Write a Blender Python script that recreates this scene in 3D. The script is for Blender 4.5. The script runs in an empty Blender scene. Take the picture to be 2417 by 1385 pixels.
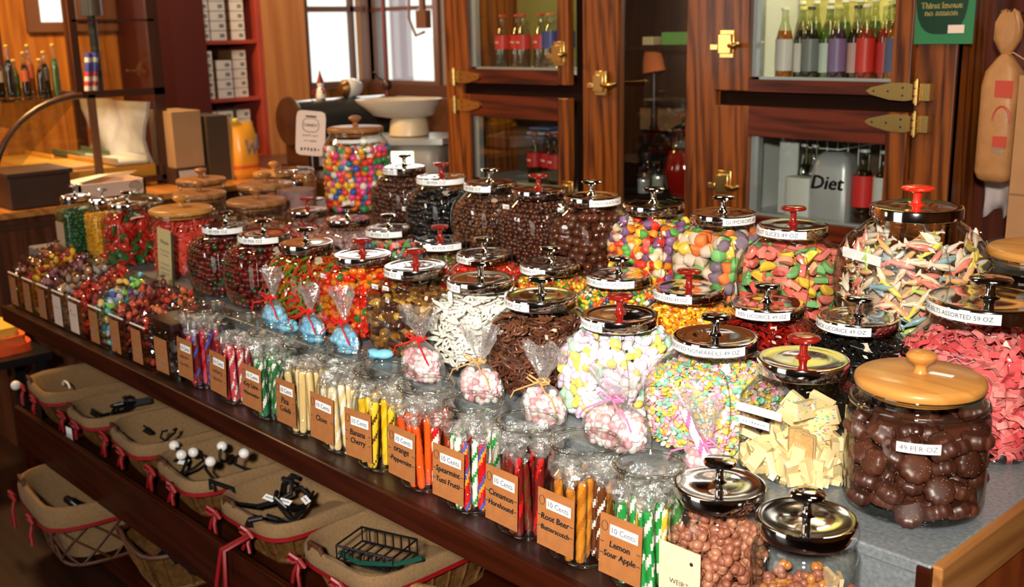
import bpy, math, random
import numpy as np
from mathutils import Matrix, Vector, Euler
from math import sin, cos, pi, radians, atan2, sqrt
SC = bpy.context.scene
COL = SC.collection
RNG = random.Random(7)
NR = np.random.RandomState(7)
# ---------------------------------------------------------------- camera
CAMZ = 1.6
def cam_setup():
    p, r, a = radians(13.8), radians(-1.2), radians(47.1)
    f = Vector((0, cos(p), -sin(p))); rt = Vector((1, 0, 0)); up = rt.cross(f)
    R = rt*cos(r)+up*sin(r); U = -rt*sin(r)+up*cos(r)
    rot = Matrix.Rotation(a, 3, 'Z')
    R, U, f = rot@R, rot@U, rot@f
    M = Matrix((R, U, -f)).transposed().to_4x4(); M.translation = (0, 0, CAMZ)
    cd = bpy.data.cameras.new('camera'); co = bpy.data.objects.new('camera', cd); COL.objects.link(co)
    co.matrix_world = M
    cd.sensor_width = 36; cd.lens = 36*2530/2417
    cd.clip_start = .05; cd.clip_end = 60
    cd.dof.use_dof = True; cd.dof.focus_distance = 1.9; cd.dof.aperture_fstop = 5.0
    SC.camera = co
cam_setup()
# ---------------------------------------------------------------- world, lamps, exposure
w = bpy.data.worlds.new('world'); SC.world = w; w.use_nodes = True
bg = w.node_tree.nodes['Background']; bg.inputs[0].default_value = (1, .97, .9, 1); bg.inputs[1].default_value = 1.6
SC.view_settings.view_transform = 'Standard'; SC.view_settings.look = 'None'
SC.view_settings.exposure = 0.0; SC.view_settings.gamma = 1.0
SC.cycles.transparent_max_bounces = 40; SC.cycles.max_bounces = 8; SC.cycles.glossy_bounces = 5
SC.cycles.caustics_reflective = False; SC.cycles.caustics_refractive = False
SC.cycles.sample_clamp_indirect = 6
def area(name, loc, to, size, power, col=(1, 1, 1), sy=None, spread=180):
    l = bpy.data.lights.new(name, 'AREA'); l.energy = power; l.color = col; l.size = size
    l.spread = radians(spread)
    if sy: l.shape = 'RECTANGLE'; l.size_y = sy
    o = bpy.data.objects.new(name, l); COL.objects.link(o); o.location = loc
    o.rotation_euler = (Vector(to)-Vector(loc)).to_track_quat('-Z', 'Y').to_euler(); return o
WARM = (1, .80, .55)
# frontal spot added near the camera to brighten the jars, hanging lamps, daylight from the shop front
area('ceiling_spot_light', (.25, -.5, 2.0), (-1.50, 1.45, .95), .13, 29, (1, .93, .84), spread=75)
area('ceiling_lamp_light', (-.2, .9, 2.8), (-.9, 1.5, .9), .35, 6, (1, .86, .68))
area('shop_window_light', (-2.6, -2.6, 1.9), (-2.6, 1.5, 1.0), 1.6, 9, (1, .84, .66), sy=1.2)  # frontal light put in behind the camera for an unseen shop window
area('side_window_light', (-5.85, -2.0, 1.62), (-2.6, 1.5, 1.0), .6, 20, (1, .97, .92), sy=.8)
area('rear_lamp_light', (-2.2, 2.3, 2.8), (-2.4, 3.0, 1.2), .5, 5, WARM)
area('rear_right_lamp_light', (-.6, 1.9, 2.6), (-1.5, 3.0, 1.2), .4, 9, WARM)
area('left_lamp_light', (-4.6, 1.3, 2.7), (-5.1, 2.0, .9), .5, 85, (1, .62, .24))
area('corner_window_light', (-5.6, 4.0, 1.9), (-3.2, 2.0, .9), .8, 5, (1, .97, .92), sy=.7)
# ---------------------------------------------------------------- materials
MATS = {}
def nodes(name):
    m = bpy.data.materials.new(name); m.use_nodes = True
    nt = m.node_tree; b = nt.nodes['Principled BSDF']; return m, nt, b
def pm(name, col, rough=.5, metal=0, noise=0, scale=40, bump=0, bscale=120, spec=.5, emis=0, coat=0, sss=0):
    if name in MATS: return MATS[name]
    m, nt, b = nodes(name); N, L = nt.nodes, nt.links
    b.inputs['Base Color'].default_value = (*col, 1); b.inputs['Roughness'].default_value = rough
    b.inputs['Metallic'].default_value = metal; b.inputs['Specular IOR Level'].default_value = spec
    b.inputs['Coat Weight'].default_value = coat
    if sss:
        b.inputs['Subsurface Weight'].default_value = sss; b.inputs['Subsurface Radius'].default_value = (.01, .006, .004)
    if emis:
        b.inputs['Emission Color'].default_value = (*col, 1); b.inputs['Emission Strength'].default_value = emis
    tc = N.new('ShaderNodeTexCoord')
    if noise:
        n = N.new('ShaderNodeTexNoise'); n.inputs['Scale'].default_value = scale; n.inputs['Detail'].default_value = 4
        r = N.new('ShaderNodeMixRGB'); r.blend_type = 'MULTIPLY'; r.inputs[0].default_value = noise
        cr = N.new('ShaderNodeValToRGB'); cr.color_ramp.elements[0].position = .3; cr.color_ramp.elements[1].position = .7
        cr.color_ramp.elements[0].color = (.25, .22, .2, 1)
        r.inputs[1].default_value = (*col, 1); L.new(tc.outputs['Object'], n.inputs['Vector'])
        L.new(n.outputs[0], cr.inputs[0]); L.new(cr.outputs[0], r.inputs[2]); L.new(r.outputs[0], b.inputs['Base Color'])
    if bump:
        n = N.new('ShaderNodeTexNoise'); n.inputs['Scale'].default_value = bscale; n.inputs['Detail'].default_value = 3
        bp = N.new('ShaderNodeBump'); bp.inputs['Strength'].default_value = bump; bp.inputs['Distance'].default_value = .002
        L.new(tc.outputs['Object'], n.inputs['Vector']); L.new(n.outputs[0], bp.inputs['Height']); L.new(bp.outputs[0], b.inputs['Normal'])
    MATS[name] = m; return m
def wood(name, c1, c2, axis='Z', scale=6, rough=.35, coat=.3, stretch=14):
    if name in MATS: return MATS[name]
    m, nt, b = nodes(name); N, L = nt.nodes, nt.links
    tc = N.new('ShaderNodeTexCoord'); mp = N.new('ShaderNodeMapping')
    s = [scale*stretch/3]*3; s['XYZ'.index(axis)] = scale/3; mp.inputs['Scale'].default_value = s
    n = N.new('ShaderNodeTexNoise'); n.inputs['Scale'].default_value = 1.3; n.inputs['Detail'].default_value = 6; n.inputs['Distortion'].default_value = 1.2
    wv = N.new('ShaderNodeTexWave'); wv.wave_type = 'BANDS'; wv.bands_direction = 'DIAGONAL'
    wv.inputs['Scale'].default_value = .55; wv.inputs['Distortion'].default_value = 9; wv.inputs['Detail'].default_value = 3; wv.inputs['Detail Scale'].default_value = 1.2
    mx = N.new('ShaderNodeMixRGB'); mx.inputs[0].default_value = .28
    cr = N.new('ShaderNodeValToRGB'); cr.color_ramp.elements[0].color = (*c2, 1); cr.color_ramp.elements[1].color = (*c1, 1)
    cr.color_ramp.elements[0].position = .28; cr.color_ramp.elements[1].position = .62
    L.new(tc.outputs['Object'], mp.inputs[0]); L.new(mp.outputs[0], n.inputs['Vector']); L.new(mp.outputs[0], wv.inputs['Vector'])
    L.new(n.outputs[0], mx.inputs[1]); L.new(wv.outputs[0], mx.inputs[2]); L.new(mx.outputs[0], cr.inputs[0]); L.new(cr.outputs[0], b.inputs['Base Color'])
    bp = N.new('ShaderNodeBump'); bp.inputs['Strength'].default_value = .15; bp.inputs['Distance'].default_value = .003
    L.new(mx.outputs[0], bp.inputs['Height']); L.new(bp.outputs[0], b.inputs['Normal'])
    b.inputs['Specular IOR Level'].default_value = .28; b.inputs['Roughness'].default_value = rough; b.inputs['Coat Weight'].default_value = coat; b.inputs['Coat Roughness'].default_value = .15
    MATS[name] = m; return m
def clear(name, tint=(.97, .98, .96), ior=1.5, rough=.02, base=.0, bump=0, bscale=60, edge=(.34, .36, .31), gloss=(1, 1, 1), haze=0):
    """thin clear sheet: see-through with mirror reflections that grow towards the rim"""
    if name in MATS: return MATS[name]
    m, nt, b = nodes(name); N, L = nt.nodes, nt.links; N.remove(b)
    out = [x for x in N if x.type == 'OUTPUT_MATERIAL'][0]
    t = N.new('ShaderNodeBsdfTransparent'); g = N.new('ShaderNodeBsdfGlossy'); g.inputs['Roughness'].default_value = rough
    g.inputs['Color'].default_value = (*gloss, 1)
    lw = N.new('ShaderNodeLayerWeight'); lw.inputs[0].default_value = .25
    mc = N.new('ShaderNodeMixRGB'); mc.inputs[1].default_value = (*tint, 1); mc.inputs[2].default_value = (*edge, 1)
    pe = N.new('ShaderNodeMath'); pe.operation = 'POWER'; pe.inputs[1].default_value = 2.6; lw.inputs[0].default_value = .5
    L.new(lw.outputs['Facing'], pe.inputs[0]); L.new(pe.outputs[0], mc.inputs[0]); L.new(mc.outputs[0], t.inputs['Color'])
    fr = N.new('ShaderNodeLayerWeight'); fr.inputs[0].default_value = .5
    pw = N.new('ShaderNodeMath'); pw.operation = 'POWER'; pw.inputs[1].default_value = 4.2; L.new(fr.outputs['Facing'], pw.inputs[0])
    ml = N.new('ShaderNodeMath'); ml.operation = 'MULTIPLY_ADD'; ml.inputs[1].default_value = .8; ml.inputs[2].default_value = .04+base; ml.use_clamp = True; L.new(pw.outputs[0], ml.inputs[0])
    ad = ml; mx = N.new('ShaderNodeMixShader')
    L.new(ad.outputs[0], mx.inputs[0]); L.new(t.outputs[0], mx.inputs[1]); L.new(g.outputs[0], mx.inputs[2]); L.new(mx.outputs[0], out.inputs[0])
    if haze:
        df = N.new('ShaderNodeBsdfDiffuse'); df.inputs['Color'].default_value = (.85, .83, .8, 1); m2 = N.new('ShaderNodeMixShader'); m2.inputs[0].default_value = haze
        L.new(mx.outputs[0], m2.inputs[1]); L.new(df.outputs[0], m2.inputs[2]); L.new(m2.outputs[0], out.inputs[0])
    if bump:
        tc = N.new('ShaderNodeTexCoord'); n = N.new('ShaderNodeTexNoise'); n.inputs['Scale'].default_value = bscale; n.inputs['Detail'].default_value = 2
        bp = N.new('ShaderNodeBump'); bp.inputs['Strength'].default_value = bump; bp.inputs['Distance'].default_value = .004
        L.new(tc.outputs['Object'], n.inputs['Vector']); L.new(n.outputs[0], bp.inputs['Height'])
        L.new(bp.outputs[0], g.inputs['Normal']); L.new(bp.outputs[0], fr.inputs['Normal'])
    MATS[name] = m; return m
GLASS = clear('jar_glass', base=.015)
PANE = clear('window_glass', tint=(.95, .97, .95), base=.02)
FILM = clear('cellophane', tint=(.98, .98, .98), rough=.2, base=.12, bump=.9, bscale=90, edge=(.9, .9, .9), haze=.06)
CHROME = pm('chrome', (.80, .77, .74), .07, 1)
CHROMED = pm('dark_chrome', (.33, .29, .27), .08, 1)
BRASS = pm('brass', (.75, .50, .16), .25, 1)
STEEL = pm('brushed_steel', (.5, .5, .5), .35, 1)
REDP = pm('red_knob_plastic', (.24, .010, .006), .2, coat=.5)
REDB = pm('bright_red_plastic', (.9, .03, .01), .25, coat=.5)
PAPER = pm('white_label_paper', (.85, .84, .82), .6)
INK = pm('black_ink', (.015, .012, .012), .6)
INKG = pm('grey_ink', (.2, .2, .21), .6)
KRAFT = pm('kraft_card', (.36, .125, .028), .8, noise=.25, scale=60)
CREAM = pm('cream_card', (.78, .62, .38), .7, noise=.15, scale=30)
LIDW = wood('lid_maple', (.56, .25, .055), (.46, .185, .035), 'X', 5, .4, .2)
LIDD = wood('lid_dark_maple', (.33, .14, .045), (.24, .09, .028), 'X', 6, .45, .1)
DARKW = wood('rail_mahogany', (.036, .0055, .0012), (.018, .0025, .0006), 'X', 5, .42, .06)
OAK = wood('refrigerator_oak', (.25, .065, .009), (.05, .010, .002), 'Z', 5, .38, .12)
OAKH = wood('refrigerator_oak_rail', (.12, .018, .004), (.035, .005, .0015), 'X', 5, .38, .12)
DARKW.node_tree.nodes['Principled BSDF'].inputs['Specular IOR Level'].default_value = .10
BLACKM = pm('black_iron', (.012, .012, .013), .35, .4)
BLACK = pm('black', (.008, .007, .007), .5)
RIBBON = pm('red_ribbon', (.22, .004, .006), .45)
BURLAP = pm('burlap', (.25, .145, .06), .95, noise=.35, scale=160, bump=.7, bscale=420)
WICKER = pm('wicker', (.15, .068, .018), .4, noise=.75, scale=45, bump=.8, bscale=160)
WICKD = pm('dark_wicker', (.085, .026, .008), .5, noise=.5, scale=60)
# ---------------------------------------------------------------- mesh tools
class T:
    """mesh piece: V (n,3), face loops, sizes, material numbers"""
    def __init__(s, V, faces, mat=0):
        s.V = np.asarray(V, float).reshape(-1, 3)
        if isinstance(faces, tuple): s.L, s.S = faces
        else:
            s.S = np.array([len(f) for f in faces], int); s.L = np.array([i for f in faces for i in f], int)
        s.M = np.full(len(s.S), mat, int) if np.isscalar(mat) else np.asarray(mat, int)
    def at(s, loc=(0, 0, 0), rot=None, sc=(1, 1, 1), mat=None):
        V = s.V*np.array(sc if not np.isscalar(sc) else (sc,)*3)
        if rot is not None:
            V = V@np.array((rot if isinstance(rot, Matrix) else Euler(rot).to_matrix())).T
        t = T(V+np.array(loc), (s.L, s.S), s.M if mat is None else mat); return t
def join(ts):
    ts = list(ts); off = 0; Ls = []
    for t in ts: Ls.append(t.L+off); off += len(t.V)
    r = T(np.concatenate([t.V for t in ts]), (np.concatenate(Ls), np.concatenate([t.S for t in ts]))); r.M = np.concatenate([t.M for t in ts]); return r
def mesh(name, t, mats, smooth=True):
    if isinstance(t, (list, tuple)): t = join(t)
    me = bpy.data.meshes.new(name)
    me.vertices.add(len(t.V)); me.vertices.foreach_set('co', t.V.astype(np.float32).ravel())
    me.loops.add(len(t.L)); me.loops.foreach_set('vertex_index', t.L.astype(np.int32))
    me.polygons.add(len(t.S)); st = np.concatenate([[0], np.cumsum(t.S)[:-1]]).astype(np.int32)
    me.polygons.foreach_set('loop_start', st)
    me.polygons.foreach_set('material_index', t.M.astype(np.int32))
    for m in (mats if isinstance(mats, (list, tuple)) else [mats]): me.materials.append(m)
    me.update(calc_edges=True)
    me.polygons.foreach_set('use_smooth', np.full(len(t.S), bool(smooth)))
    if smooth:
        try: me.set_sharp_from_angle(angle=radians(48))
        except Exception: pass
    return me
def obj(name, t, mats, parent=None, loc=(0, 0, 0), rz=0, smooth=True, bevel=0):
    me = t if isinstance(t, bpy.types.Mesh) else mesh(name, t, mats, smooth)
    o = bpy.data.objects.new(name, me); COL.objects.link(o); o.parent = parent
    o.location = loc; o.rotation_euler = (0, 0, rz)
    if bevel:
        b = o.modifiers.new('bevel', 'BEVEL'); b.width = bevel; b.segments = 2; b.limit_method = 'ANGLE'
    return o
def tag(o, label, cat, group=None, kind=None):
    if label: o['label'] = label
    if cat: o['category'] = cat
    if group: o['group'] = group
    if kind: o['kind'] = kind
    return o
def thing(name, label, cat, loc, rz=0, group=None):
    o = bpy.data.objects.new(name, None); o.empty_display_size = .02; COL.objects.link(o)
    o.location = loc; o.rotation_euler = (0, 0, rz); return tag(o, label, cat, group)
def struct(name, t, m, **k):
    o = obj(name, t, m, **k); o['kind'] = 'structure'; return o
def box(x0, x1, y0, y1, z0, z1, mat=0):
    V = [(x, y, z) for z in (z0, z1) for y in (y0, y1) for x in (x0, x1)]
    return T(V, [(0, 2, 3, 1), (4, 5, 7, 6), (0, 1, 5, 4), (2, 6, 7, 3), (0, 4, 6, 2), (1, 3, 7, 5)], mat)
def cbox(sx, sy, sz, loc=(0, 0, 0), mat=0):
    return box(loc[0]-sx/2, loc[0]+sx/2, loc[1]-sy/2, loc[1]+sy/2, loc[2]-sz/2, loc[2]+sz/2, mat)
def grid_faces(nr, nc, closed=True, flip=False):
    F = []
    for i in range(nr-1):
        for j in range(nc if closed else nc-1):
            a, b = i*nc+j, i*nc+(j+1) % nc; F.append((a, b, b+nc, a+nc))
    return F
def loft(rings, cap0=True, cap1=True, mat=0):
    nc = len(rings[0]); V = np.concatenate([np.asarray(r, float) for r in rings]); F = grid_faces(len(rings), nc)
    if cap0: F.append(tuple(range(nc))[::-1])
    if cap1: F.append(tuple((len(rings)-1)*nc+i for i in range(nc)))
    return T(V, F, mat)
def lathe(prof, seg=32, mat=0, cap0=True, cap1=True):
    return loft([[(r*cos(2*pi*i/seg), r*sin(2*pi*i/seg), z) for i in range(seg)] for r, z in prof], cap0, cap1, mat)
def sring(a, b, n, z, N=48):
    out = []
    for i in range(N):
        t = 2*pi*(i+.5)/N; c, s = cos(t), sin(t); k = (abs(c)**n+abs(s)**n)**(-1/n); out.append((a*k*c, b*k*s, z))
    return out
def tube(path, r, seg=8, mat=0, cap=True, closed=False):
    P = [Vector(p) for p in path]; n = len(P); rings = []; prev = None
    rr = r if hasattr(r, '__len__') else [r]*n
    for i, p in enumerate(P):
        a = P[i-1] if (i > 0 or closed) else p; b = P[(i+1) % n] if (i < n-1 or closed) else p
        d = (b-a).normalized()
        if prev is None: u = d.orthogonal().normalized()
        else: u = (prev-d*prev.dot(d)); u = u.normalized() if u.length > 1e-6 else d.orthogonal().normalized()
        v = d.cross(u); prev = u
        rings.append([tuple(p+(u*cos(2*pi*k/seg)+v*sin(2*pi*k/seg))*rr[i]) for k in range(seg)])
    if closed:
        V = np.array([q for g in rings for q in g]); F = grid_faces(n, seg)
        F += [((n-1)*seg+j, (n-1)*seg+(j+1) % seg, (j+1) % seg, j) for j in range(seg)]
        return T(V, F, mat)
    return loft(rings, cap, cap, mat)
def ico(sub=1):
    import bmesh
    bm = bmesh.new(); bmesh.ops.create_icosphere(bm, subdivisions=sub, radius=1)
    V = [tuple(v.co) for v in bm.verts]; F = [tuple(v.index for v in f.verts) for f in bm.faces]; bm.free(); return T(V, F)
ICO1, ICO2 = ico(2), ico(3)
def helixstick(L=.15, r=.0065, seg=12, n=22, pat=(0, 0, 1), turns=2.2, groove=.12):
    rings = []
    for i in range(n+1):
        z = L*i/n; e = 1 if 0 < i < n else .75
        rings.append([(r*e*(1-groove*(.5+.5*cos(3*(2*pi*k/seg-turns*2*pi*i/n))))*cos(2*pi*k/seg), r*e*(1-groove*(.5+.5*cos(3*(2*pi*k/seg-turns*2*pi*i/n))))*sin(2*pi*k/seg), z) for k in range(seg)])
    t = loft(rings); m = []
    for i in range(n):
        for k in range(seg): m.append(pat[int((k/seg-turns*i/n)*len(pat)*2) % len(pat)])
    t.M = np.array(m+[pat[0], pat[0]]); return t
# ---- writing
TXT = {}
def text(s):
    if s in TXT: return TXT[s]
    cu = bpy.data.curves.new('t', 'FONT'); cu.body = s; cu.size = 1; cu.align_x = 'CENTER'; cu.resolution_u = 2
    o = bpy.data.objects.new('t', cu); COL.objects.link(o)
    me = bpy.data.meshes.new_from_object(o.evaluated_get(bpy.context.evaluated_depsgraph_get()))
    V = np.array([tuple(v.co) for v in me.vertices]).reshape(-1, 3); F = [tuple(p.vertices) for p in me.polygons]
    bpy.data.objects.remove(o); bpy.data.curves.remove(cu); bpy.data.meshes.remove(me)
    V[:, 0] -= (V[:, 0].min()+V[:, 0].max())/2; V[:, 1] -= (V[:, 1].min()+V[:, 1].max())/2
    TXT[s] = T(V, F); return TXT[s]
def fit_text(s, w, h, bold=0, slant=0):
    """text in the XZ plane facing -Y, fitted in w x h"""
    t = text(s); V = t.V; sx = np.ptp(V[:, 0]); sy = np.ptp(V[:, 1]); k = min(w/sx, h/sy)
    W = np.stack([V[:, 0]*k+slant*V[:, 1]*k, np.zeros(len(V)), V[:, 1]*k], 1)
    ts = [T(W, (t.L, t.S))]
    for dx, dz in ([(bold, 0), (0, bold), (-bold, 0)] if bold else []): ts.append(T(W+np.array((dx, -.00002, dz)), (t.L, t.S)))
    return join(ts)
for s in ("10 Cents", "Lemon", "Sour Apple", "Root Beer", "Butterscotch", "Cinnamon", "Horehound", "Spearmint", "Tutti Frutti", "orange", "Peppermint", "Banana", "Cherry", "Clove", "Pina", "Colada", "Key Lime", "Watermelon", "Thirst knows", "no season", "Diet", "Coca-Cola", "SHARKS", "3 PC", "WEIR'S", "Welcome", "ALMONDS 69 OZ", "ASSORTED NONPAREILS 49 OZ", "CHOCOLATE SODA", "49 PER OZ", "79 PER OZ", "BLACK LICORICE 49 OZ", "RED LICORICE 49 OZ", "CANDY CORN 49 OZ", "JELLY BELLIES 79 CENTS OZ", "SOUR BELTS ASSORTED 59 OZ", "JELLY BEANS 39 OZ", "CHOCOLATE MALT", "FRUIT SLICES 49 OZ", "GUMDROPS 49", "CANDY"): text(s)
def card(w, h, mat=0, th=.0008):
    return cbox(w, th, h, (0, 0, 0), mat)
def strokes(w, n, seed=1, lw=.0012, mat=1, y=-.0006):
    """a line of small scribbled pen marks of width w"""
    r = random.Random(seed); out = []
    for i in range(n):
        x = -w/2+w*(i+.5)/n; out.append(cbox(w/n*.5, .0002, lw*(1+2*r.random()), (x, y, (r.random()-.5)*lw), mat))
    return join(out)
# ---------------------------------------------------------------- jars
def prof_at(P, z):
    zs = [p[0] for p in P]
    return [np.interp(z, zs, [p[i] for p in P]) for i in (1, 2, 3)]
def smooth_prof(P, k=3):
    zs = [p[0] for p in P]; out = []
    for i in range(len(P)-1):
        for j in range(k):
            t = j/k; z = zs[i]+(zs[i+1]-zs[i])*t
            a = [P[max(i-1, 0)], P[i], P[i+1], P[min(i+2, len(P)-1)]]
            out.append((z,)+tuple(.5*((2*a[1][c])+(-a[0][c]+a[2][c])*t+(2*a[0][c]-5*a[1][c]+4*a[2][c]-a[3][c])*t*t+(-a[0][c]+3*a[1][c]-3*a[2][c]+a[3][c])*t**3) for c in (1, 2, 3)))
    out.append(tuple(P[-1])); return out
def penny(H=.172, W=.21, D=.17, r=.068):
    a, b = W/2, D/2
    return smooth_prof([(0, .72*a, .84*b, 5), (.05*H, .80*a, .92*b, 5), (.22*H, .91*a, .98*b, 4.2), (.50*H, a, b, 3.6), (.70*H, .955*a, .98*b, 3.2), (.84*H, .83*a, .90*b, 2.6), (.93*H, max(.66*a, r), max(.8*b, r), 2.1), (.97*H, r, r, 2), (H, r, r, 2)])
def roundjar(H, R, r):
    return smooth_prof([(0, .90*R, .90*R, 2), (.03*H, .97*R, .97*R, 2), (.1*H, R, R, 2), (.55*H, R, R, 2), (.78*H, R, R, 2), (.86*H, .93*R, .93*R, 2), (.91*H, max(r, .84*R), max(r, .84*R), 2), (.95*H, r, r, 2), (H, r, r, 2)])
def squarejar(H, R, r):
    return smooth_prof([(0, .90*R, .90*R, 5), (.03*H, .97*R, .97*R, 6), (.1*H, R, R, 6), (.55*H, R, R, 6), (.76*H, R, R, 6), (.85*H, .90*R, .90*R, 4), (.91*H, max(r, .8*R), max(r, .8*R), 2.4), (.95*H, r, r, 2), (H, r, r, 2)])
def glass_body(P, par, name='glass_body', mat=None, rim=None, N=56):
    rings = [sring(a, b, n, z+.001, N) for z, a, b, n in P]
    o = obj(name, loft(rings, True, False), mat or GLASS, par)
    z, a, b, n = P[-1]
    ring = tube([(a*cos(t), b*sin(t), z) for t in np.linspace(0, 2*pi, 40, endpoint=False)], rim or .003, 8, closed=True)
    z0, a0, b0, n0 = P[0]
    foot = tube([(x*.99, y*.99, .0045) for x, y, _ in sring(a0, b0, n0, 0, 40)], .0035, 8, closed=True)
    obj('rim', ring, RIMG, o); obj('base_ring', foot, RIMG, o); return o
RIMG = clear('rim_glass', tint=(.90, .91, .88), base=.10, edge=(.30, .31, .27))
LABEL_R = {}
def arc_label(R, z, h, a0, a1, txt, par, name='label', th=.0006, tilt=0):
    n = 18; V = []; F = []
    for rr in (R+.0004, R+.0004+th):
        for k in range(n+1):
            a = a0+(a1-a0)*k/n
            for zz in (z-h/2, z+h/2): V.append((rr*cos(a), rr*sin(a), zz))
    m = 2*(n+1)
    for k in range(n):
        i = 2*k; F += [(i, i+1, i+3, i+2), (m+i, m+i+2, m+i+3, m+i+1), (i, i+2, m+i+2, m+i), (i+1, m+i+1, m+i+3, i+3)]
    F += [(0, m, m+1, 1), (2*n, 2*n+1, m+2*n+1, m+2*n)]
    ts = [T(V, F, 0)]
    if txt:
        w = abs(a1-a0)*R; t = fit_text(txt, w*.86, h*.55); am = (a0+a1)/2; sg = 1
        ang = am+sg*t.V[:, 0]/R; R2 = R+.0004+th+.0003
        t.V = np.stack([R2*np.cos(ang), R2*np.sin(ang), z+t.V[:, 2]], 1); t.M[:] = 1; ts.append(t)
    return obj(name, join(ts), [PAPER, INK], par, smooth=False)
def chrome_lid(par, z, R, knob='chrome', rim=.022, dome=.004, dark=False):
    k = R/.0725
    pr = [(R*.985, z), (R, z+.001), (R, z+rim-.004), (R*.985, z+rim-.001), (R*.93, z+rim), (R*.84, z+rim-.002), (R*.5, z+rim-.002+dome*.4), (R*.2, z+rim-.002+dome*.6), (.001, z+rim-.002+dome*.7)]
    o = obj('lid', lathe(pr, 56, cap0=False), CHROMED if dark else CHROME, par)
    zt = z+rim-.001
    km = {'chrome': CHROME, 'red': REDP, 'bright': REDB, 'dark': CHROMED}[knob]
    kp = [(.013*k, zt), (.012*k, zt+.003), (.0075*k, zt+.006), (.0062*k, zt+.015), (.0068*k, zt+.024), (.012*k, zt+.028), (.025*k, zt+.031), (.0262*k, zt+.034), (.024*k, zt+.037), (.012*k, zt+.0385), (.001, zt+.039)]
    kb = obj('knob', lathe(kp, 28), km, o)
    if knob != 'chrome': kb['label'] = 'red plastic knob'
    return o
def wood_lid(par, z, R, dark=False, th=.016):
    pr = [(R*.80, z-.012), (R*.82, z), (R*.98, z+.001), (R, z+th*.4), (R*.985, z+th*.8), (R*.93, z+th), (R*.5, z+th+.003), (.001, z+th+.004)]
    m = LIDD if dark else LIDW
    o = obj('wooden_lid', lathe(pr, 56), m, par)
    zt = z+th+.002; k = R/.095
    kp = [(.012*k, zt), (.009*k, zt+.006), (.0085*k, zt+.012), (.014*k, zt+.018), (.021*k, zt+.023), (.0225*k, zt+.028), (.019*k, zt+.033), (.009*k, zt+.036), (.001, zt+.0365)]
    obj('knob', lathe(kp, 28), m, o); return o
def toward_cam(x, y): return atan2(-y, -x)
# candy fill ------------------------------------------------------
def fill_points(P, z0, z1, d, layers=1.7, jit=.22, mar=.42, slope=(0, 0), rng=NR):
    A = max(p[1] for p in P); B = max(p[2] for p in P)
    n = int(2*max(A, B)/d)+3; pts = []
    for k in range(int((z1-z0+.03)/(.8*d))+1):
        z = z0+(k+.5)*.8*d
        if z > z1+.03: break
        a, b, e = prof_at(P, z); a -= mar*d; b -= mar*d
        if a <= 0 or b <= 0: continue
        for j in range(-n, n):
            for i in range(-n, n):
                x = (i+.5*((j+k) % 2))*d+rng.uniform(-jit, jit)*d; y = (j*.87+.3*(k % 2))*d+rng.uniform(-jit, jit)*d
                g = (abs(x/a)**e+abs(y/b)**e)**(1/e)
                if g > 1:
                    if g < 1+.35*d/min(a, b): x, y = x/g, y/g; g = 1
                    else: continue
                top = z1+slope[0]*x+slope[1]*y+.25*d*sin(9*x/A+3*y/B)
                if z > top: continue
                if (1-g)*min(a, b) < layers*d or z > top-1.7*d: pts.append((x, y, z+rng.uniform(-jit, jit)*d*.6, g))
    return np.array(pts)
def rrot(rng=RNG): return Euler((rng.uniform(0, 6.28), rng.uniform(0, 6.28), rng.uniform(0, 6.28))).to_matrix()
def wall_rot(x, y, P=None, wob=.5):
    """disc axis (local z) pointing roughly out of the jar wall"""
    v = Vector((x, y, RNG.uniform(-.3, .3))); v = v.normalized()+Vector((RNG.uniform(-1, 1), RNG.uniform(-1, 1), RNG.uniform(-1, 1)))*wob
    return (v.to_track_quat('Z', 'X')@Euler((0, 0, RNG.uniform(0, 6.28))).to_quaternion()).to_matrix()
def core(P, z0, z1, mar, mat=0):
    zs = np.linspace(z0+mar*.6, z1-mar*1.3, 9); rings = []
    for z in zs:
        a, b, e = prof_at(P, z); rings.append(sring(max(a-mar, .004), max(b-mar, .004), e, z, 24))
    return loft(rings, True, True, mat)
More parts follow.
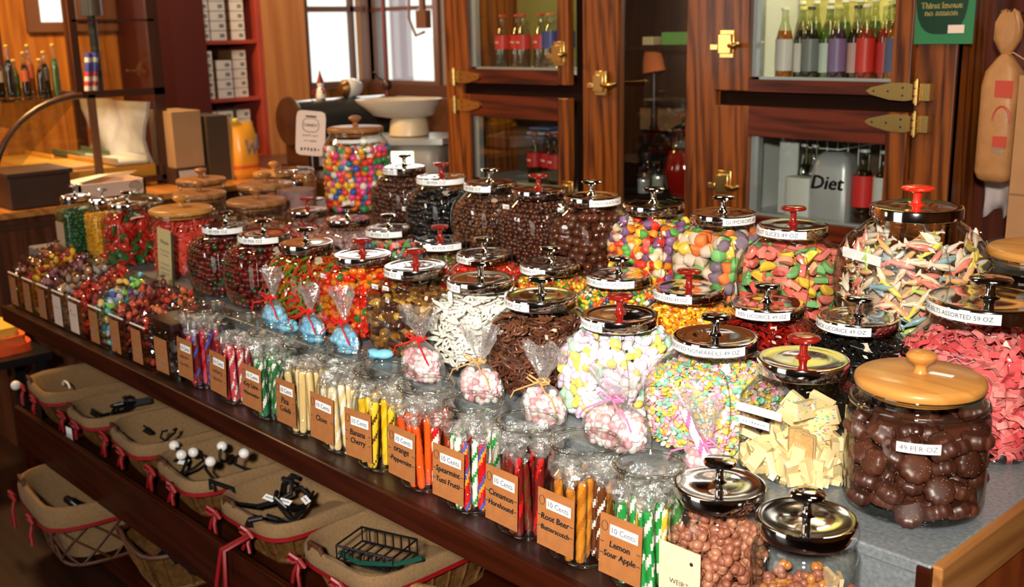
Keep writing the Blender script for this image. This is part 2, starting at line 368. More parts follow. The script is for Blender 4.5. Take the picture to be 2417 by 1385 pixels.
def fill(kind, P, loc, z0, z1, d, shape, cols, label, cat, rz=0, wob=None, indiv=None, layers=1.7, sc=1.0, slope=(0, 0), corecol=None, weights=None, smooth=True, jit=.30, mar=.42, scvar=.08):
    """shape: T of unit size, material 0 = candy colour; cols: list of materials (or tuples of materials).
    indiv=(label, group): the ones on the camera's side become objects of their own"""
    pts = fill_points(P, z0, z1, d, layers, slope=slope, jit=jit, mar=mar)
    cols = [c if isinstance(c, tuple) else (c,) for c in cols]
    nm = len(cols[0]); mats = [m for c in cols for m in c]
    lx, ly, lz = loc; cd = Vector((-lx, -ly)).normalized(); cd.rotate(Matrix.Rotation(-rz, 2))
    stuff = []; meshes = {}; cnt = 0; shapes = shape if isinstance(shape, list) else [shape]
    base = None
    for x, y, z, g in pts:
        ci = RNG.choices(range(len(cols)), weights)[0]; si = RNG.randrange(len(shapes)); s = sc*d*RNG.uniform(1-scvar, 1+scvar)
        R = rrot() if wob is None else wall_rot(x, y, None, wob)
        A = max(p[1] for p in P)
        if indiv and (x*cd.x+y*cd.y > -.15*A) and cnt < indiv[2]:
            key = (ci, si)
            if key not in meshes: meshes[key] = mesh(kind, shapes[si].at(sc=sc*d), list(cols[ci]), smooth)
            o = bpy.data.objects.new(kind, meshes[key]); COL.objects.link(o)
            W = Matrix.Translation(Vector(loc))@Matrix.Rotation(rz, 4, 'Z')@Matrix.Translation((x, y, z))@R.to_4x4()@Matrix.Scale(s/(sc*d), 4)
            o.matrix_world = W; tag(o, indiv[0], cat, indiv[1]); cnt += 1
        else:
            t = shapes[si].at((x, y, z), R, s); t.M = t.M+ci*nm; stuff.append(t)
    cm = len(mats); mats.append(corecol or mats[0]); stuff.append(core(P, z0, z1, layers*d*.92, cm))
    o = obj(kind+'_filling', join(stuff), mats, None, loc, rz, smooth); tag(o, label, cat, None, 'stuff'); return o
def candy(name, col, rough=.35, **k): return pm('candy_'+name, col, rough, **k)
# candy shapes (unit diameter about 1)
S_BALL = ICO2.at(sc=.5); S_BALL1 = ICO1.at(sc=.52)
S_ALM = ICO2.at(sc=(.62, .44, .36)); S_BEAN = ICO1.at(sc=(.62, .40, .38)); S_NUT = ICO1.at(sc=(.55, .42, .42))
S_CHIP = lathe([(.30, 0), (.46, .02), (.5, .12), (.40, .26), (.2, .36), (.01, .4)], 9).at((0, 0, -.2))
S_GUM = lathe([(.40, -.36), (.47, -.3), (.44, 0), (.34, .28), (.2, .38), (.01, .41)], 14)
def _disc(th=.3, fl=0, seg=16):
    def ring(r, z, w): return [(r*(1+w*cos(fl*2*pi*i/seg))*cos(2*pi*i/seg), r*(1+w*cos(fl*2*pi*i/seg))*sin(2*pi*i/seg), z) for i in range(seg)]
    w = .05 if fl else 0
    return loft([ring(.40, -th/2, w), ring(.47, -th/3, w), ring(.5, 0, w), ring(.47, th/3, w), ring(.40, th/2, w*.5), ring(.2, th/2+.02, 0)])
S_DISC = _disc(.42); S_PATTY = _disc(.46, 10, 40)
def _slice():
    n = 12; pts = [(cos(pi*i/n)*.5, sin(pi*i/n)*.5-.2) for i in range(n+1)]
    rings = [[(x*k, y*k+.0, z) for x, y in pts] for k, z in ((.88, -.17), (1, -.1), (1, .1), (.88, .17))]
    return loft(rings)
S_SLICE = _slice()
def _shark():
    rings = []
    pr = [(-.8, .02, .26), (-.72, .06, .24), (-.6, .07, .07), (-.3, .14, .15), (0, .2, .2), (.3, .2, .19), (.6, .14, .13), (.78, .05, .05)]
    for x, hz, hy in pr: rings.append([(x, hy*cos(t), hz*sin(t)+.0) for t in np.linspace(0, 2*pi, 10, endpoint=False)])
    t = loft(rings); m = []
    for i in range(len(pr)-1):
        for k in range(10): m.append(0 if k < 5 else 1)
    t.M = np.array(m+[0, 1]); fin = T([(-.1, -.03, .15), (.25, -.03, .17), (-.05, 0, .42), (-.1, .03, .15), (.25, .03, .17)], [(0, 1, 2), (3, 2, 4), (0, 2, 3), (1, 4, 2)], 0)
    return join([t, fin])
S_SHARK = _shark()
def _pretzel():
    t1 = tube([(.40*cos(t), .34*sin(t)*(1 if sin(t) > 0 else .9), .03*sin(2*t)) for t in np.linspace(0, 2*pi, 16, endpoint=False)], .075, 6, closed=True)
    t2 = tube([(-.36, .16, .03), (-.12, .10, .06), (.02, -.06, .09), (.14, -.28, .02)], .07, 6); t3 = tube([(.36, .16, .03), (.12, .10, -.02), (-.02, -.06, .0), (-.14, -.28, .02)], .07, 6)
    return join([t1, t2, t3])
S_PRET = _pretzel()
def _cluster():
    r = random.Random(3); return join([ICO1.at((r.uniform(-.25, .25), r.uniform(-.25, .25), r.uniform(-.2, .2)), rrot(r), (r.uniform(.2, .33), r.uniform(.18, .28), r.uniform(.18, .26))) for _ in range(5)])
S_CLUS = _cluster()
def _rope():
    r = random.Random(5); L = [tube([(x, .12*sin(3*x+p)+.0, .1*cos(2.5*x+p)) for x in np.linspace(-.8, .8, 9)], .1, 6) for p in (0, 2.1)]
    return join(L)
S_ROPE = _rope()
def _belt():
    V = []; F = []; n = 12
    for i in range(n):
        x = -.9+1.8*i/(n-1); z = .16*sin(5*x)
        for y in (-.22, .22): V += [(x, y, z-.03), (x, y, z+.03)]
    for i in range(n-1):
        a = 4*i; F += [(a+1, a+5, a+7, a+3), (a, a+2, a+6, a+4), (a, a+4, a+5, a+1), (a+2, a+3, a+7, a+6)]
    F += [(0, 1, 3, 2), (4*n-4, 4*n-2, 4*n-1, 4*n-3)]
    return T(V, F)
S_BELT = _belt()
def _leaf():
    rings = []
    for x, w_ in ((-.5, .03), (-.35, .2), (-.1, .3), (.15, .27), (.38, .14), (.52, .02)):
        rings.append([(x, w_*cos(t), .13*sin(t)*(w_/.3+.2)) for t in np.linspace(0, 2*pi, 8, endpoint=False)])
    return loft(rings)
S_LEAF = _leaf()
def _corn():
    return loft([[(x*.8, y*.8, -.5) for x, y, _ in sring(.3, .16, 3, 0, 8)], sring(.32, .18, 3, -.3, 8), sring(.26, .16, 3, 0, 8), sring(.14, .12, 2, .4, 8), sring(.04, .04, 2, .5, 8)])
S_CORN = _corn(); S_CORN.M = np.array([0]*8+[1]*8+[1]*8+[2]*8+[0, 2])
def _wrapped():
    c = ICO1.at(sc=(.42, .3, .28)); out = [c]
    for s in (-1, 1):
        V = [(s*.38, 0, 0)]; n = 9
        for k in range(n):
            a = -.9+1.8*k/(n-1); V.append((s*(.38+.38*cos(a)), .38*sin(a), .09*(-1)**k))
        out.append(T(V, [(0, k, k+1) for k in range(1, n)]+[(0, k+1, k) for k in range(1, n)], 1))
    return join(out)
S_WRAP = _wrapped()
exec_parts = []
# ================================================================ the room
WALLM = wood('amber_wall_boards', (.46, .16, .02), (.28, .08, .01), 'Z', 3, .6, .1)
PANEL = wood('light_pillar_panel', (.46, .19, .065), (.36, .13, .04), 'Z', 2, .45, .2)
GREYW = pm('grey_painted_wall', (.30, .28, .30), .7, noise=.15, scale=6)
DREDW = wood('dark_red_panel', (.10, .02, .008), (.05, .01, .004), 'Z', 4, .45, .2)
FLOORM = wood('dark_floorboards', (.025, .007, .003), (.012, .004, .002), 'X', 3, .5, .2)
struct('floor', box(-6.05, 3, -3, 4.4, -.05, 0), FLOORM)
struct('ceiling', box(-6.05, 3, -3, 4.4, 3.0, 3.05), pm('brown_ceiling', (.05, .03, .018), .8))
def wall_with_hole(name, axis, c, th, a0, a1, holes, m, z1=3.0):
    """axis 'x': wall plane at x=c spanning y a0..a1"""
    out = []
    def bx(p, q, u, v):
        if q-p > 1e-4 and v-u > 1e-4: out.append(box(c-th, c, p, q, u, v) if axis == 'x' else box(p, q, c, c+th, u, v))
    pos = a0
    for (h0, h1, u, v) in sorted(holes): bx(pos, h0, 0, z1); bx(h0, h1, 0, u); bx(h0, h1, v, z1); pos = h1
    bx(pos, a1, 0, z1); return struct(name, join(out), m)
LX = -5.95
wall_with_hole('wall_left', 'x', LX, .1, -3, 4.4, [(2.15, 2.75, 1.68, 2.5), (3.80, 4.26, 1.29, 2.3)], WALLM)
wall_with_hole('wall_back', 'y', 4.30, .1, -5.95, 3, [(-5.93, -5.25, 1.29, 2.3)], GREYW)
struct('wall_front', box(-6.05, -3.6, -3.05, -3, 0, 3), GREYW)['kind'] = 'structure'
struct('wall_front', box(-1.6, 3, -3.05, -3, 0, 3), GREYW)
struct('wall_right', box(3, 3.05, -3, 4.4, 0, 3), WALLM)
struct('wall_partition', box(-1.395, 1.6, 3.18, 3.24, 0, 3), DREDW)
struct('trim_corner_panel', box(LX, -5.6, 3.29, 3.58, 0, 3), PANEL)
# daylight outside, seen through the panes: a pale street wall and a bright sky (world)
FR = pm('window_frame_brown', (.16, .06, .03), .5)
wn = struct('window_1', join([box(LX-.03, LX+.03, 3.76, 3.81, 1.24, 2.34), box(LX-.03, LX+.03, 4.25, 4.30, 1.24, 2.34), box(LX-.03, LX+.03, 3.81, 4.25, 1.25, 1.30),
    box(LX-.02, LX+.02, 4.135, 4.165, 1.30, 2.3), box(LX-.02, LX+.02, 3.81, 4.25, 1.735, 1.77), box(LX-.03, LX+.03, 3.81, 4.25, 2.3, 2.34)]), FR)
obj('pane', box(LX-.05, LX-.046, 3.80, 4.26, 1.28, 2.3), PANE, wn)
wn = struct('window_2', join([box(-5.97, -5.92, 4.27, 4.33, 1.24, 2.34), box(-5.26, -5.21, 4.27, 4.33, 1.24, 2.34), box(-5.92, -5.26, 4.27, 4.33, 1.26, 1.30), box(-5.92, -5.26, 4.29, 4.32, 1.735, 1.76)]), FR)
obj('pane', box(-5.93, -5.25, 4.36, 4.364, 1.29, 2.3), PANE, wn)
wn = struct('window_3', join([box(LX-.03, LX+.03, 2.10, 2.17, 1.64, 2.54), box(LX-.03, LX+.03, 2.73, 2.80, 1.64, 2.54), box(LX-.03, LX+.03, 2.36, 2.62, 1.68, 2.5), box(LX-.03, LX+.03, 2.17, 2.73, 1.64, 1.69)]), FR)
obj('pane', box(LX-.05, LX-.046, 2.14, 2.76, 1.66, 2.5), PANE, wn)
struct('trim_window_board', box(-5.93, -4.6, 4.24, 4.295, 1.10, 1.28), pm('sill_brown', (.10, .035, .015), .5))
SKYW = pm('sunlit_street_wall', (.9, .88, .86), .8, emis=0)
o = obj('street_post', box(-6.66, -6.53, 5.0, 5.1, 0, 2.6), pm('grey_lilac_post', (.45, .38, .45), .7)); tag(o, 'pale grey post standing outside beyond the window panes', 'post')
# ================================================================ candy counter
ZC, ZR, ZL = .88, 1.00, .76
GALV = pm('galvanised_steel', (.29, .325, .345), .36, .35, noise=.5, scale=150, bump=.3, bscale=160)
GALVD = pm('galvanised_steel_dark', (.30, .32, .34), .45, .7, noise=.5, scale=45)
cnt = thing('candy_counter', 'long stepped candy counter with galvanised metal top and mahogany ledge', 'counter', (-2.2, 1.7, 0))
def C(name, t, m, **k): return obj(name, T(t.V-np.array((-2.2, 1.7, 0)), (t.L, t.S), t.M), m, cnt, smooth=False, **k)
C('metal_top', box(-3.97, -.588, 1.314, 2.25, ZC-.02, ZC), GALV, bevel=.003)
C('metal_apron', box(-3.97, -.594, 1.314, 1.326, ZL, ZC-.0195), GALV)
C('corner_strip', box(-.606, -.587, 1.309, 1.32, ZL, ZC-.004), DARKW)
C('end_band', box(-.596, -.574, 1.32, 2.25, ZC-.075, ZC-.001), wood('band_oak', (.36, .15, .04), (.22, .08, .02), 'Y', 4, .45, .2), bevel=.003)
C('end_panel', box(-.62, -.592, 1.33, 2.25, .05, ZC-.078), wood('end_cherry', (.28, .06, .012), (.16, .03, .008), 'Z', 3, .35, .4))
C('end_bead', box(-.594, -.582, 1.32, 2.25, ZC-.083, ZC-.075), DARKW)
C('ledge', box(-3.62, -.60, 1.10, 1.314, ZL-.018, ZL), wood('ledge_mahogany', (.03, .008, .004), (.015, .004, .002), 'X', 5, .4, .15))
C('ledge_rail', box(-3.62, -.60, 1.088, 1.104, ZL-.05, ZL+.002), DARKW, bevel=.003)
C('lower_shelf', box(-3.66, -.60, 1.11, 1.75, .315, .33), DARKW)
C('shelf_lip', box(-3.66, -.60, 1.095, 1.113, .262, .405), DARKW, bevel=.003)
C('back_panel', box(-3.9, -.62, 1.75, 1.77, .05, ZC-.02), DREDW)
C('leg', box(-3.66, -3.62, 1.10, 1.15, 0, .315), DARKW); C('leg', box(-3.66, -3.62, 1.70, 1.75, 0, ZL), DARKW)
C('shelf_bracket', box(-3.655, -3.64, 1.11, 1.135, .33, .37), DARKW)
C('base_board', box(-3.9, -.62, 1.12, 1.75, .02, .05), DARKW)
C('riser', box(-3.45, -.60, 1.865, 2.24, ZC, ZR), wood('riser_wood', (.10, .035, .015), (.06, .02, .01), 'X', 4, .5, .1), bevel=.003)
# ================================================================ chrome-lidded candy jars
def cc(*a): return [candy(*x) for x in a]
CHOC = candy('milk_chocolate', (.075, .021, .009), .4); CHOCD = candy('dark_chocolate', (.05, .014, .008), .3)
CHOCM = candy('malt_chocolate', (.085, .020, .008), .22)
def lab_ang(x, y, l0, l1):
    """label ends, given in degrees left (-) and right (+) of the side that faces the aisle corner"""
    c = toward_cam(x, y); return c+radians(l0), c+radians(l1)
def jar(name, label, x, y, z, W=.21, D=.17, H=.2, lidR=.0725, knob='chrome', lab=None, txt=None, style='penny', chips=(), rz=0):
    t = thing(name, label, 'candy jar', (x, y, z), rz)
    hb = H-.024
    P = penny(hb, W, D, lidR*.93) if style == 'penny' else (squarejar(hb, W/2, lidR*.93) if style == 'square' else roundjar(hb, W/2, lidR*.93))
    gb = glass_body(P, t)
    if style == 'penny':
        for sy in (-1, 1):
            Q = [(z, a*.86, b) for z, a, b, n in P if .012 < z < hb*.90]; e = 3.6; yy = lambda b: sy*b*(1-.86**e)**(1/e)*1.005
            pth = [(-a, yy(b), z) for z, a, b in Q]+[(k*Q[-1][1], yy(Q[-1][2]*.98), Q[-1][0]+.006*(1-abs(k))) for k in (-.8, -.5, 0, .5, .8)]+[(a, yy(b), z) for z, a, b in Q[::-1]]
            obj('seam', tube(pth, .0013, 5), RIMG, gb)
    chrome_lid(t, hb-.002, lidR, knob)
    if lab:
        a0, a1 = lab_ang(x, y, *lab); arc_label(lidR+.0003, hb-.002+.0105, .0155, a0-rz, a1-rz, txt, t)
    for (dx, dz, w_, h_) in chips:  # small stickers on the glass, on the front face
        a, b, e = prof_at(P, dz); yy = -b*(max(0, 1-abs(dx/a)**e))**(1/e)
        s = obj('sticker', join([card(w_, h_), strokes(w_*.7, 4, 3, .0016)]), [PAPER, INKG], t, (dx, yy-.0014, dz), smooth=False)
    return P
GUMC = [candy('gum_red', (.75, .04, .02), .4), candy('gum_orange', (.85, .25, .02), .4), candy('gum_yellow', (.85, .55, .05), .4), candy('gum_green', (.12, .42, .08), .4), candy('gum_purple', (.22, .10, .22), .45), candy('gum_cream', (.80, .62, .42), .5)]
SUG = dict(bump=.5, bscale=900)
SLC = [candy('slice_pink', (.85, .22, .17), .6, **SUG), candy('slice_coral', (.85, .33, .18), .6, **SUG), candy('slice_yellow', (.88, .55, .05), .6, **SUG), candy('slice_green', (.17, .42, .14), .6, **SUG), candy('slice_red', (.75, .10, .07), .6, **SUG)]
GUS = [candy('sugar_green', (.16, .44, .12), .6, **SUG), candy('sugar_yellow', (.88, .55, .06), .6, **SUG), candy('sugar_orange', (.90, .22, .05), .6, **SUG), candy('sugar_purple', (.22, .15, .20), .6, **SUG), candy('sugar_cream', (.72, .55, .42), .6, **SUG)]
# --- front row, from the near end
Y1, Y2, Y3 = 1.485, 1.74, 1.962
A = (-.0, 0)
P = jar('cookie_jar', 'square glass jar of sprinkle-topped white bark with red-knobbed chrome lid, beside the patty jar', -.895, 1.472, ZC, .158, .158, .2, .0735, 'red', None, None, 'square')
jr = bpy.data.objects['cookie_jar']
BARK = candy('bark_cream', (.86, .66, .34), .5, noise=.12, scale=90); SPR = [candy('sprinkle_'+n, c, .4) for n, c in (('pink', (.8, .15, .35)), ('blue', (.15, .45, .7)), ('yellow', (.85, .6, .05)), ('green', (.15, .5, .25)))]
for i in range(17):
    a = RNG.uniform(0, 6.28); rr = RNG.choice((.044, .036, .02)); bx_, by_ = rr*cos(a)*1.02, rr*sin(a)*1.02
    L = RNG.uniform(.042, .056); W_ = RNG.uniform(.028, .036); sl = cbox(L, .010, W_)
    V = sl.V; V += NR.uniform(-.002, .002, V.shape)
    sp = [cbox(.0036, .0012, .0016, (RNG.uniform(-L/2, L/2)*.9, RNG.choice((-.0055, .0055)), RNG.uniform(-W_/2, W_/2)*.9), 1+RNG.randrange(4)) for _ in range(44)]
    o = obj('sprinkle_bark_piece', join([sl]+sp), [BARK]+SPR, None, (-.895+bx_*.8, 1.472+by_*.8, ZC+.024+.0062*i*.95), 0, False)
    o.rotation_euler = (RNG.uniform(-.5, .5), RNG.uniform(-.7, .7), RNG.choice((0, pi/2, .4))+RNG.uniform(-.2, .2)); tag(o, 'slab of cream bark with coloured sprinkles inside the square jar', 'candy', 'sprinkle bark slabs in the square jar')
fill('bark_crumb', P, (-.895, 1.472, ZC), .008, .055, .022, cbox(1.5, .5, .9), [BARK], 'broken bark at the bottom of the square jar', 'candy', layers=1.3)
for i in range(5):
    o = obj('wafer_cookie', join([cbox(.022, .010, .075), cbox(.0222, .003, .0752, (0, 0, 0), 1)]), [candy('wafer', (.62, .36, .13), .7, noise=.4, scale=200), BARK], None, (-.895+.048-.014*i*.6, 1.472-.052+.004*i, ZC+.052), 0, False)
    o.rotation_euler = (0, .12*(i % 2), .2*i); tag(o, 'tan wafer cookie standing against the glass of the square jar', 'cookie', 'wafers in the square jar')
a = obj('label', join([card(.085, .014), fit_text('CHOCOLATE SODA', .07, .008)]), [PAPER, INKG], jr, (-.028+.0, -.0795, .118), smooth=False)
a.data = a.data
obj('label', join([card(.058, .013), strokes(.045, 8, 4)]), [PAPER, INKG], jr, (-.036, -.0795, .096), smooth=False)
PAST = [candy('nonpareil_yellow', (.88, .60, .10), .45), candy('nonpareil_pink', (.86, .38, .50), .45), candy('nonpareil_mint', (.22, .58, .40), .45), candy('nonpareil_white', (.86, .80, .74), .45)]
P = jar('pastel_drop_jar', 'glass jar of tiny pastel pink, yellow and mint drops with dark chrome lid', -1.078, Y1, ZC, .217, .205, .2, .0735, 'chrome', (-88, 42), 'ASSORTED NONPAREILS 49 OZ')
fill('pastel_drop', P, (-1.078, Y1, ZC), .006, .135, .0105, S_CHIP, PAST, 'tiny pastel pink, yellow, mint and white candy drops heaped in the jar', 'candy', weights=[5, 4, 3, 3], wob=.9, layers=2.0, sc=1.12)
ALM = [candy('almond_white', (.86, .82, .85), .22), candy('almond_lilac', (.74, .56, .76), .22), candy('almond_pink', (.84, .62, .76), .22), candy('almond_mint', (.45, .74, .55), .22), candy('almond_yellow', (.88, .70, .14), .22)]
P = jar('sugared_almond_jar', 'glass jar of glossy pastel sugared almonds with a red-knobbed chrome lid', -1.297, 1.482, ZC, .217, .205, .2, .0725, 'red', (-86, -26), 'ALMONDS 69 OZ')
fill('sugared_almond', P, (-1.297, 1.482, ZC), .006, .158, .0195, S_ALM, ALM, 'pastel sugared almonds packed in the middle of their jar', 'candy', indiv=('glossy pastel sugared almond pressed against the glass of the almond jar', 'sugared almonds in their jar', 290), layers=1.9, weights=[5, 4, 4, 3, 2], sc=1.08)
P = jar('chocolate_pretzel_jar', 'glass jar of chocolate-dipped pretzels under a dark chrome lid', -1.513, 1.488, ZC, .217, .205, .2, .0735, 'chrome', (-90, -20), '49 PER OZ')
fill('chocolate_pretzel', P, (-1.513, 1.488, ZC), .008, .155, .025, S_PRET, [CHOC, candy('milk_chocolate_light', (.15, .05, .022), .4)], 'chocolate pretzels packed in the middle of their jar', 'candy', wob=.35, jit=.3, indiv=('brown chocolate-dipped pretzel twist behind the jar glass', 'chocolate pretzels in their jar', 290), layers=2.1, sc=1.35)
P = jar('white_pretzel_jar', 'glass jar of bright white yogurt pretzels with a chrome-knobbed lid', -1.722, 1.508, ZC, .217, .205, .2, .0735, 'chrome', (-90, -38), '79 PER OZ')
fill('white_pretzel', P, (-1.722, 1.508, ZC), .008, .160, .025, S_PRET, [candy('yogurt', (.90, .85, .77), .35)], 'white pretzels packed in the middle of their jar', 'candy', wob=.35, jit=.3, indiv=('white yogurt-dipped pretzel twist behind the jar glass', 'white pretzels in their jar', 290), layers=2.1, sc=1.35)
P = jar('caramel_jar', 'glass jar of dark amber caramels with gold glints and a red-knobbed lid', -1.935, 1.495, ZC, .217, .205, .2, .0735, 'red', (-90, -28), '49 PER OZ', chips=((-.05, .150, .024, .011), (.0, .155, .022, .010)))
fill('caramel', P, (-1.935, 1.495, ZC), .006, .125, .021, S_GUM, [candy('caramel_dark', (.12, .045, .01), .12, coat=.5), candy('caramel_amber', (.28, .12, .02), .12, coat=.5), CHOCD, candy('caramel_gold', (.5, .28, .05), .12)], 'dark amber caramels in the red-knobbed jar', 'candy', weights=[4, 3, 3, 1], sc=1.1, layers=1.6)
P = jar('gummy_bear_jar', 'glass jar of red, orange and green gummies, second red knob from the left end', -2.135, 1.487, ZC, .217, .205, .2, .0715, 'red', None, None, chips=((-.045, .148, .024, .011),))
GMY = [candy('gummy_red', (.60, .02, .005), .15, coat=.4), candy('gummy_orange', (.75, .17, .01), .15, coat=.4), candy('gummy_green', (.03, .16, .02), .2), candy('gummy_amber', (.5, .2, .01), .2)]
fill('gummy', P, (-2.135, 1.487, ZC), .006, .165, .019, S_GUM, GMY, 'red, orange and green gummies filling the jar to the neck', 'candy', weights=[5, 3, 1, 1], sc=1.1)
P = jar('sour_worm_jar', 'glass jar of green and red sour gummies with chrome knob, before the green jars', -2.375, 1.480, ZC, .217, .205, .2, .0705, 'chrome', None, None, chips=((-.06, .125, .02, .012),))
fill('gummy_worm', P, (-2.375, 1.480, ZC), .006, .155, .02, S_ROPE, [candy('worm_red', (.50, .03, .01), .2), candy('worm_green', (.13, .19, .02), .2), candy('worm_orange', (.55, .14, .01), .2)], 'green and red gummy worms tangled in the jar', 'candy', layers=1.8, wob=1.2)
P = jar('dark_red_jar', 'glass jar of dark red candies with a white strip on its chrome lid', -2.58, 1.475, ZC, .217, .205, .2, .0705, 'chrome', (-85, 30), '49 PER OZ')
DRC = [candy('dark_red', (.14, .008, .004), .12, coat=.4), candy('darker_red', (.07, .006, .004), .12), candy('dark_green', (.02, .04, .01), .2)]
fill('dark_red_candy', P, (-2.58, 1.475, ZC), .006, .16, .018, S_BALL1, DRC, 'dark red round candies filling the jar', 'candy', weights=[4, 3, 1])
P = jar('maroon_jar', 'leftmost bulging jar of maroon candies with a labelled chrome lid', -2.79, 1.475, ZC, .217, .205, .2, .067, 'chrome', (-85, 40), '49 PER OZ')
fill('maroon_candy', P, (-2.79, 1.475, ZC), .006, .16, .018, S_BALL1, DRC, 'maroon and dark green candies filling the leftmost bulging jar', 'candy', weights=[4, 4, 2])
# --- second row
def J2(name, label, x, knob, lab, txt, lr=.0725, y=Y2): return jar(name, label, x, y, ZC, .208, .192, .2, lr, knob, lab, txt)
P = J2('black_licorice_jar', 'glass jar of shiny black licorice, chrome lid marked black licorice', -.962, 'chrome', (-82, 18), 'BLACK LICORICE 49 OZ', .0735, 1.765)
fill('black_licorice', P, (-.962, 1.765, ZC), .006, .15, .02, S_ROPE, [candy('licorice_black', (.008, .007, .007), .2, coat=.5)], 'shiny black licorice ropes in the jar', 'candy', wob=1)
P = J2('red_licorice_jar', 'glass jar of deep red licorice, chrome lid marked red licorice', -1.143, 'chrome', (-52, 36), 'RED LICORICE 49 OZ')
fill('red_licorice', P, (-1.143, Y2, ZC), .006, .155, .02, S_ROPE, [candy('licorice_red', (.30, .008, .004), .2, coat=.5), candy('licorice_red_dark', (.17, .005, .003), .2)], 'deep red licorice ropes in the jar', 'candy', wob=1)
P = J2('candy_corn_jar', 'glass jar of orange and yellow candy corn with a red-knobbed lid', -1.333, 'red', (-86, 5), 'CANDY CORN 49 OZ')
CO, CY_, CW = candy('corn_orange', (.90, .20, .01), .3), candy('corn_yellow', (.90, .55, .03), .3), candy('corn_white', (.9, .8, .6), .3)
fill('candy_corn', P, (-1.333, Y2, ZC), .006, .15, .016, S_CORN, [(CY_, CO, CW), (CO, CY_, CO)], 'orange and yellow candy corn kernels in the jar', 'candy', sc=1.25, layers=2, smooth=True)
JB = [candy('bean_'+str(i), c, .2) for i, c in enumerate(((.8, .5, .03), (.75, .1, .02), (.05, .25, .05), (.85, .75, .6), (.02, .06, .2), (.85, .3, .02), (.3, .45, .03)))]
P = J2('jelly_bean_jar', 'glass jar of many-coloured jelly beans, lid strip reading jelly bellies', -1.526, 'chrome', (-80, 28), 'JELLY BELLIES 79 CENTS OZ', .070)
fill('jelly_bean', P, (-1.526, Y2, ZC), .006, .155, .0125, S_BEAN, JB, 'many-coloured jelly beans in the jar with the jelly bellies strip', 'candy', layers=1.8)
P = J2('green_orange_bean_jar', 'glass jar of small green, orange and red beans behind the pretzel jars', -1.72, 'chrome', (-86, -10), 'JELLY BEANS 39 OZ', .070, 1.722)
fill('small_jelly_bean', P, (-1.72, 1.722, ZC), .006, .155, .0115, S_BEAN, [candy('sb_green', (.06, .22, .03), .2), candy('sb_orange', (.75, .22, .02), .2), candy('sb_red', (.5, .04, .02), .2), candy('sb_yellow', (.75, .5, .04), .2)], 'small green, orange and red beans behind the pretzel jars', 'candy', layers=1.8)
P = J2('cinnamon_red_jar', 'glass jar of bright red cinnamon candies with a labelled chrome lid', -1.925, 'chrome', (-86, -5), '49 PER OZ', .068, 1.70)
fill('cinnamon_drop', P, (-1.925, 1.70, ZC), .006, .165, .0125, S_BALL1, [candy('cin_red', (.55, .012, .004), .12, coat=.4), candy('cin_red2', (.4, .03, .01), .12)], 'bright red cinnamon drops in the jar', 'candy', layers=1.7)
P = J2('green_gummy_jar', 'glass jar of dull green gummies with red knob and white strip', -2.137, 'red', (-40, 50), '49 PER OZ', .068, 1.735)
fill('green_gummy', P, (-2.137, 1.735, ZC), .006, .13, .018, S_GUM, [candy('gg', (.12, .14, .03), .25), candy('gr', (.3, .06, .02), .25), candy('gb', (.15, .08, .03), .25)], 'dull green and brown gummies in the jar', 'candy')
P = J2('mixed_gummy_jar', 'glass jar of orange, red and green slices, lid catching orange light', -2.385, 'chrome', (-80, 30), '49 PER OZ', .066, 1.755)
fill('mixed_slice', P, (-2.385, 1.755, ZC), .006, .155, .024, S_SLICE, [SLC[4], SLC[1], SLC[3], candy('ms_blue', (.1, .2, .35), .4)], 'orange, red and green slices in the jar', 'candy')
P = J2('pale_mint_jar', 'small glass jar of pale lilac candies behind the gummy jars', -2.60, 'chrome', None, None, .064, 1.765)
fill('pale_candy', P, (-2.60, 1.765, ZC), .006, .15, .018, S_BALL1, [candy('pale_lilac', (.35, .22, .22), .35), candy('pale_rose', (.4, .2, .18), .35)], 'pale lilac candies in the jar', 'candy')
P = J2('brown_knob_jar', 'small glass jar with brownish red knob beside the clear ribbed jar', -2.83, 'red', None, None, .062, 1.775)
fill('rose_candy', P, (-2.83, 1.775, ZC), .006, .14, .018, S_BALL1, [candy('rose_red', (.35, .05, .04), .3), candy('rose_pale', (.4, .2, .16), .3)], 'rosy red candies in the jar', 'candy')
# --- back row on the riser
def J3(name, label, x, knob, lab, txt, lr=.0725, y=Y3, chips=()): return jar(name, label, x, y, ZR, .205, .182, .2, lr, knob, lab, txt, chips=chips)
P = jar('gummy_shark_jar', 'largest glass jar on the riser, full of gummy sharks, with bright red knob', -.96, 1.958, ZR, .275, .225, .262, .086, 'bright')
jr = bpy.data.objects['gummy_shark_jar']
a = obj('label', join([card(.085, .020), fit_text('SHARKS', .045, .011, .0004)]), [PAPER, INK], jr, (-.055, -.0985, .165), smooth=False); a.rotation_euler = (.12, .10, -.10)
SH = [(candy('shark_'+n, c, .25), CWH) for CWH in [candy('shark_white', (.88, .76, .66), .3)] for n, c in (('blue', (.26, .40, .45)), ('pink', (.80, .24, .18)), ('yellow', (.84, .66, .12)), ('lime', (.48, .60, .14)), ('orange', (.82, .42, .18)), ('pale', (.78, .60, .43)), ('cream', (.80, .66, .50)))]
fill('gummy_shark', P, (-.96, 1.958, ZR), .008, .190, .035, S_SHARK, SH, 'gummy sharks packed in the middle of their jar', 'candy', wob=.0001, indiv=('two-tone gummy shark pressed against the glass of the largest jar', 'gummy sharks in the largest jar', 230), layers=1.7, sc=.92, corecol=candy('shark_core', (.45, .32, .2), .6))
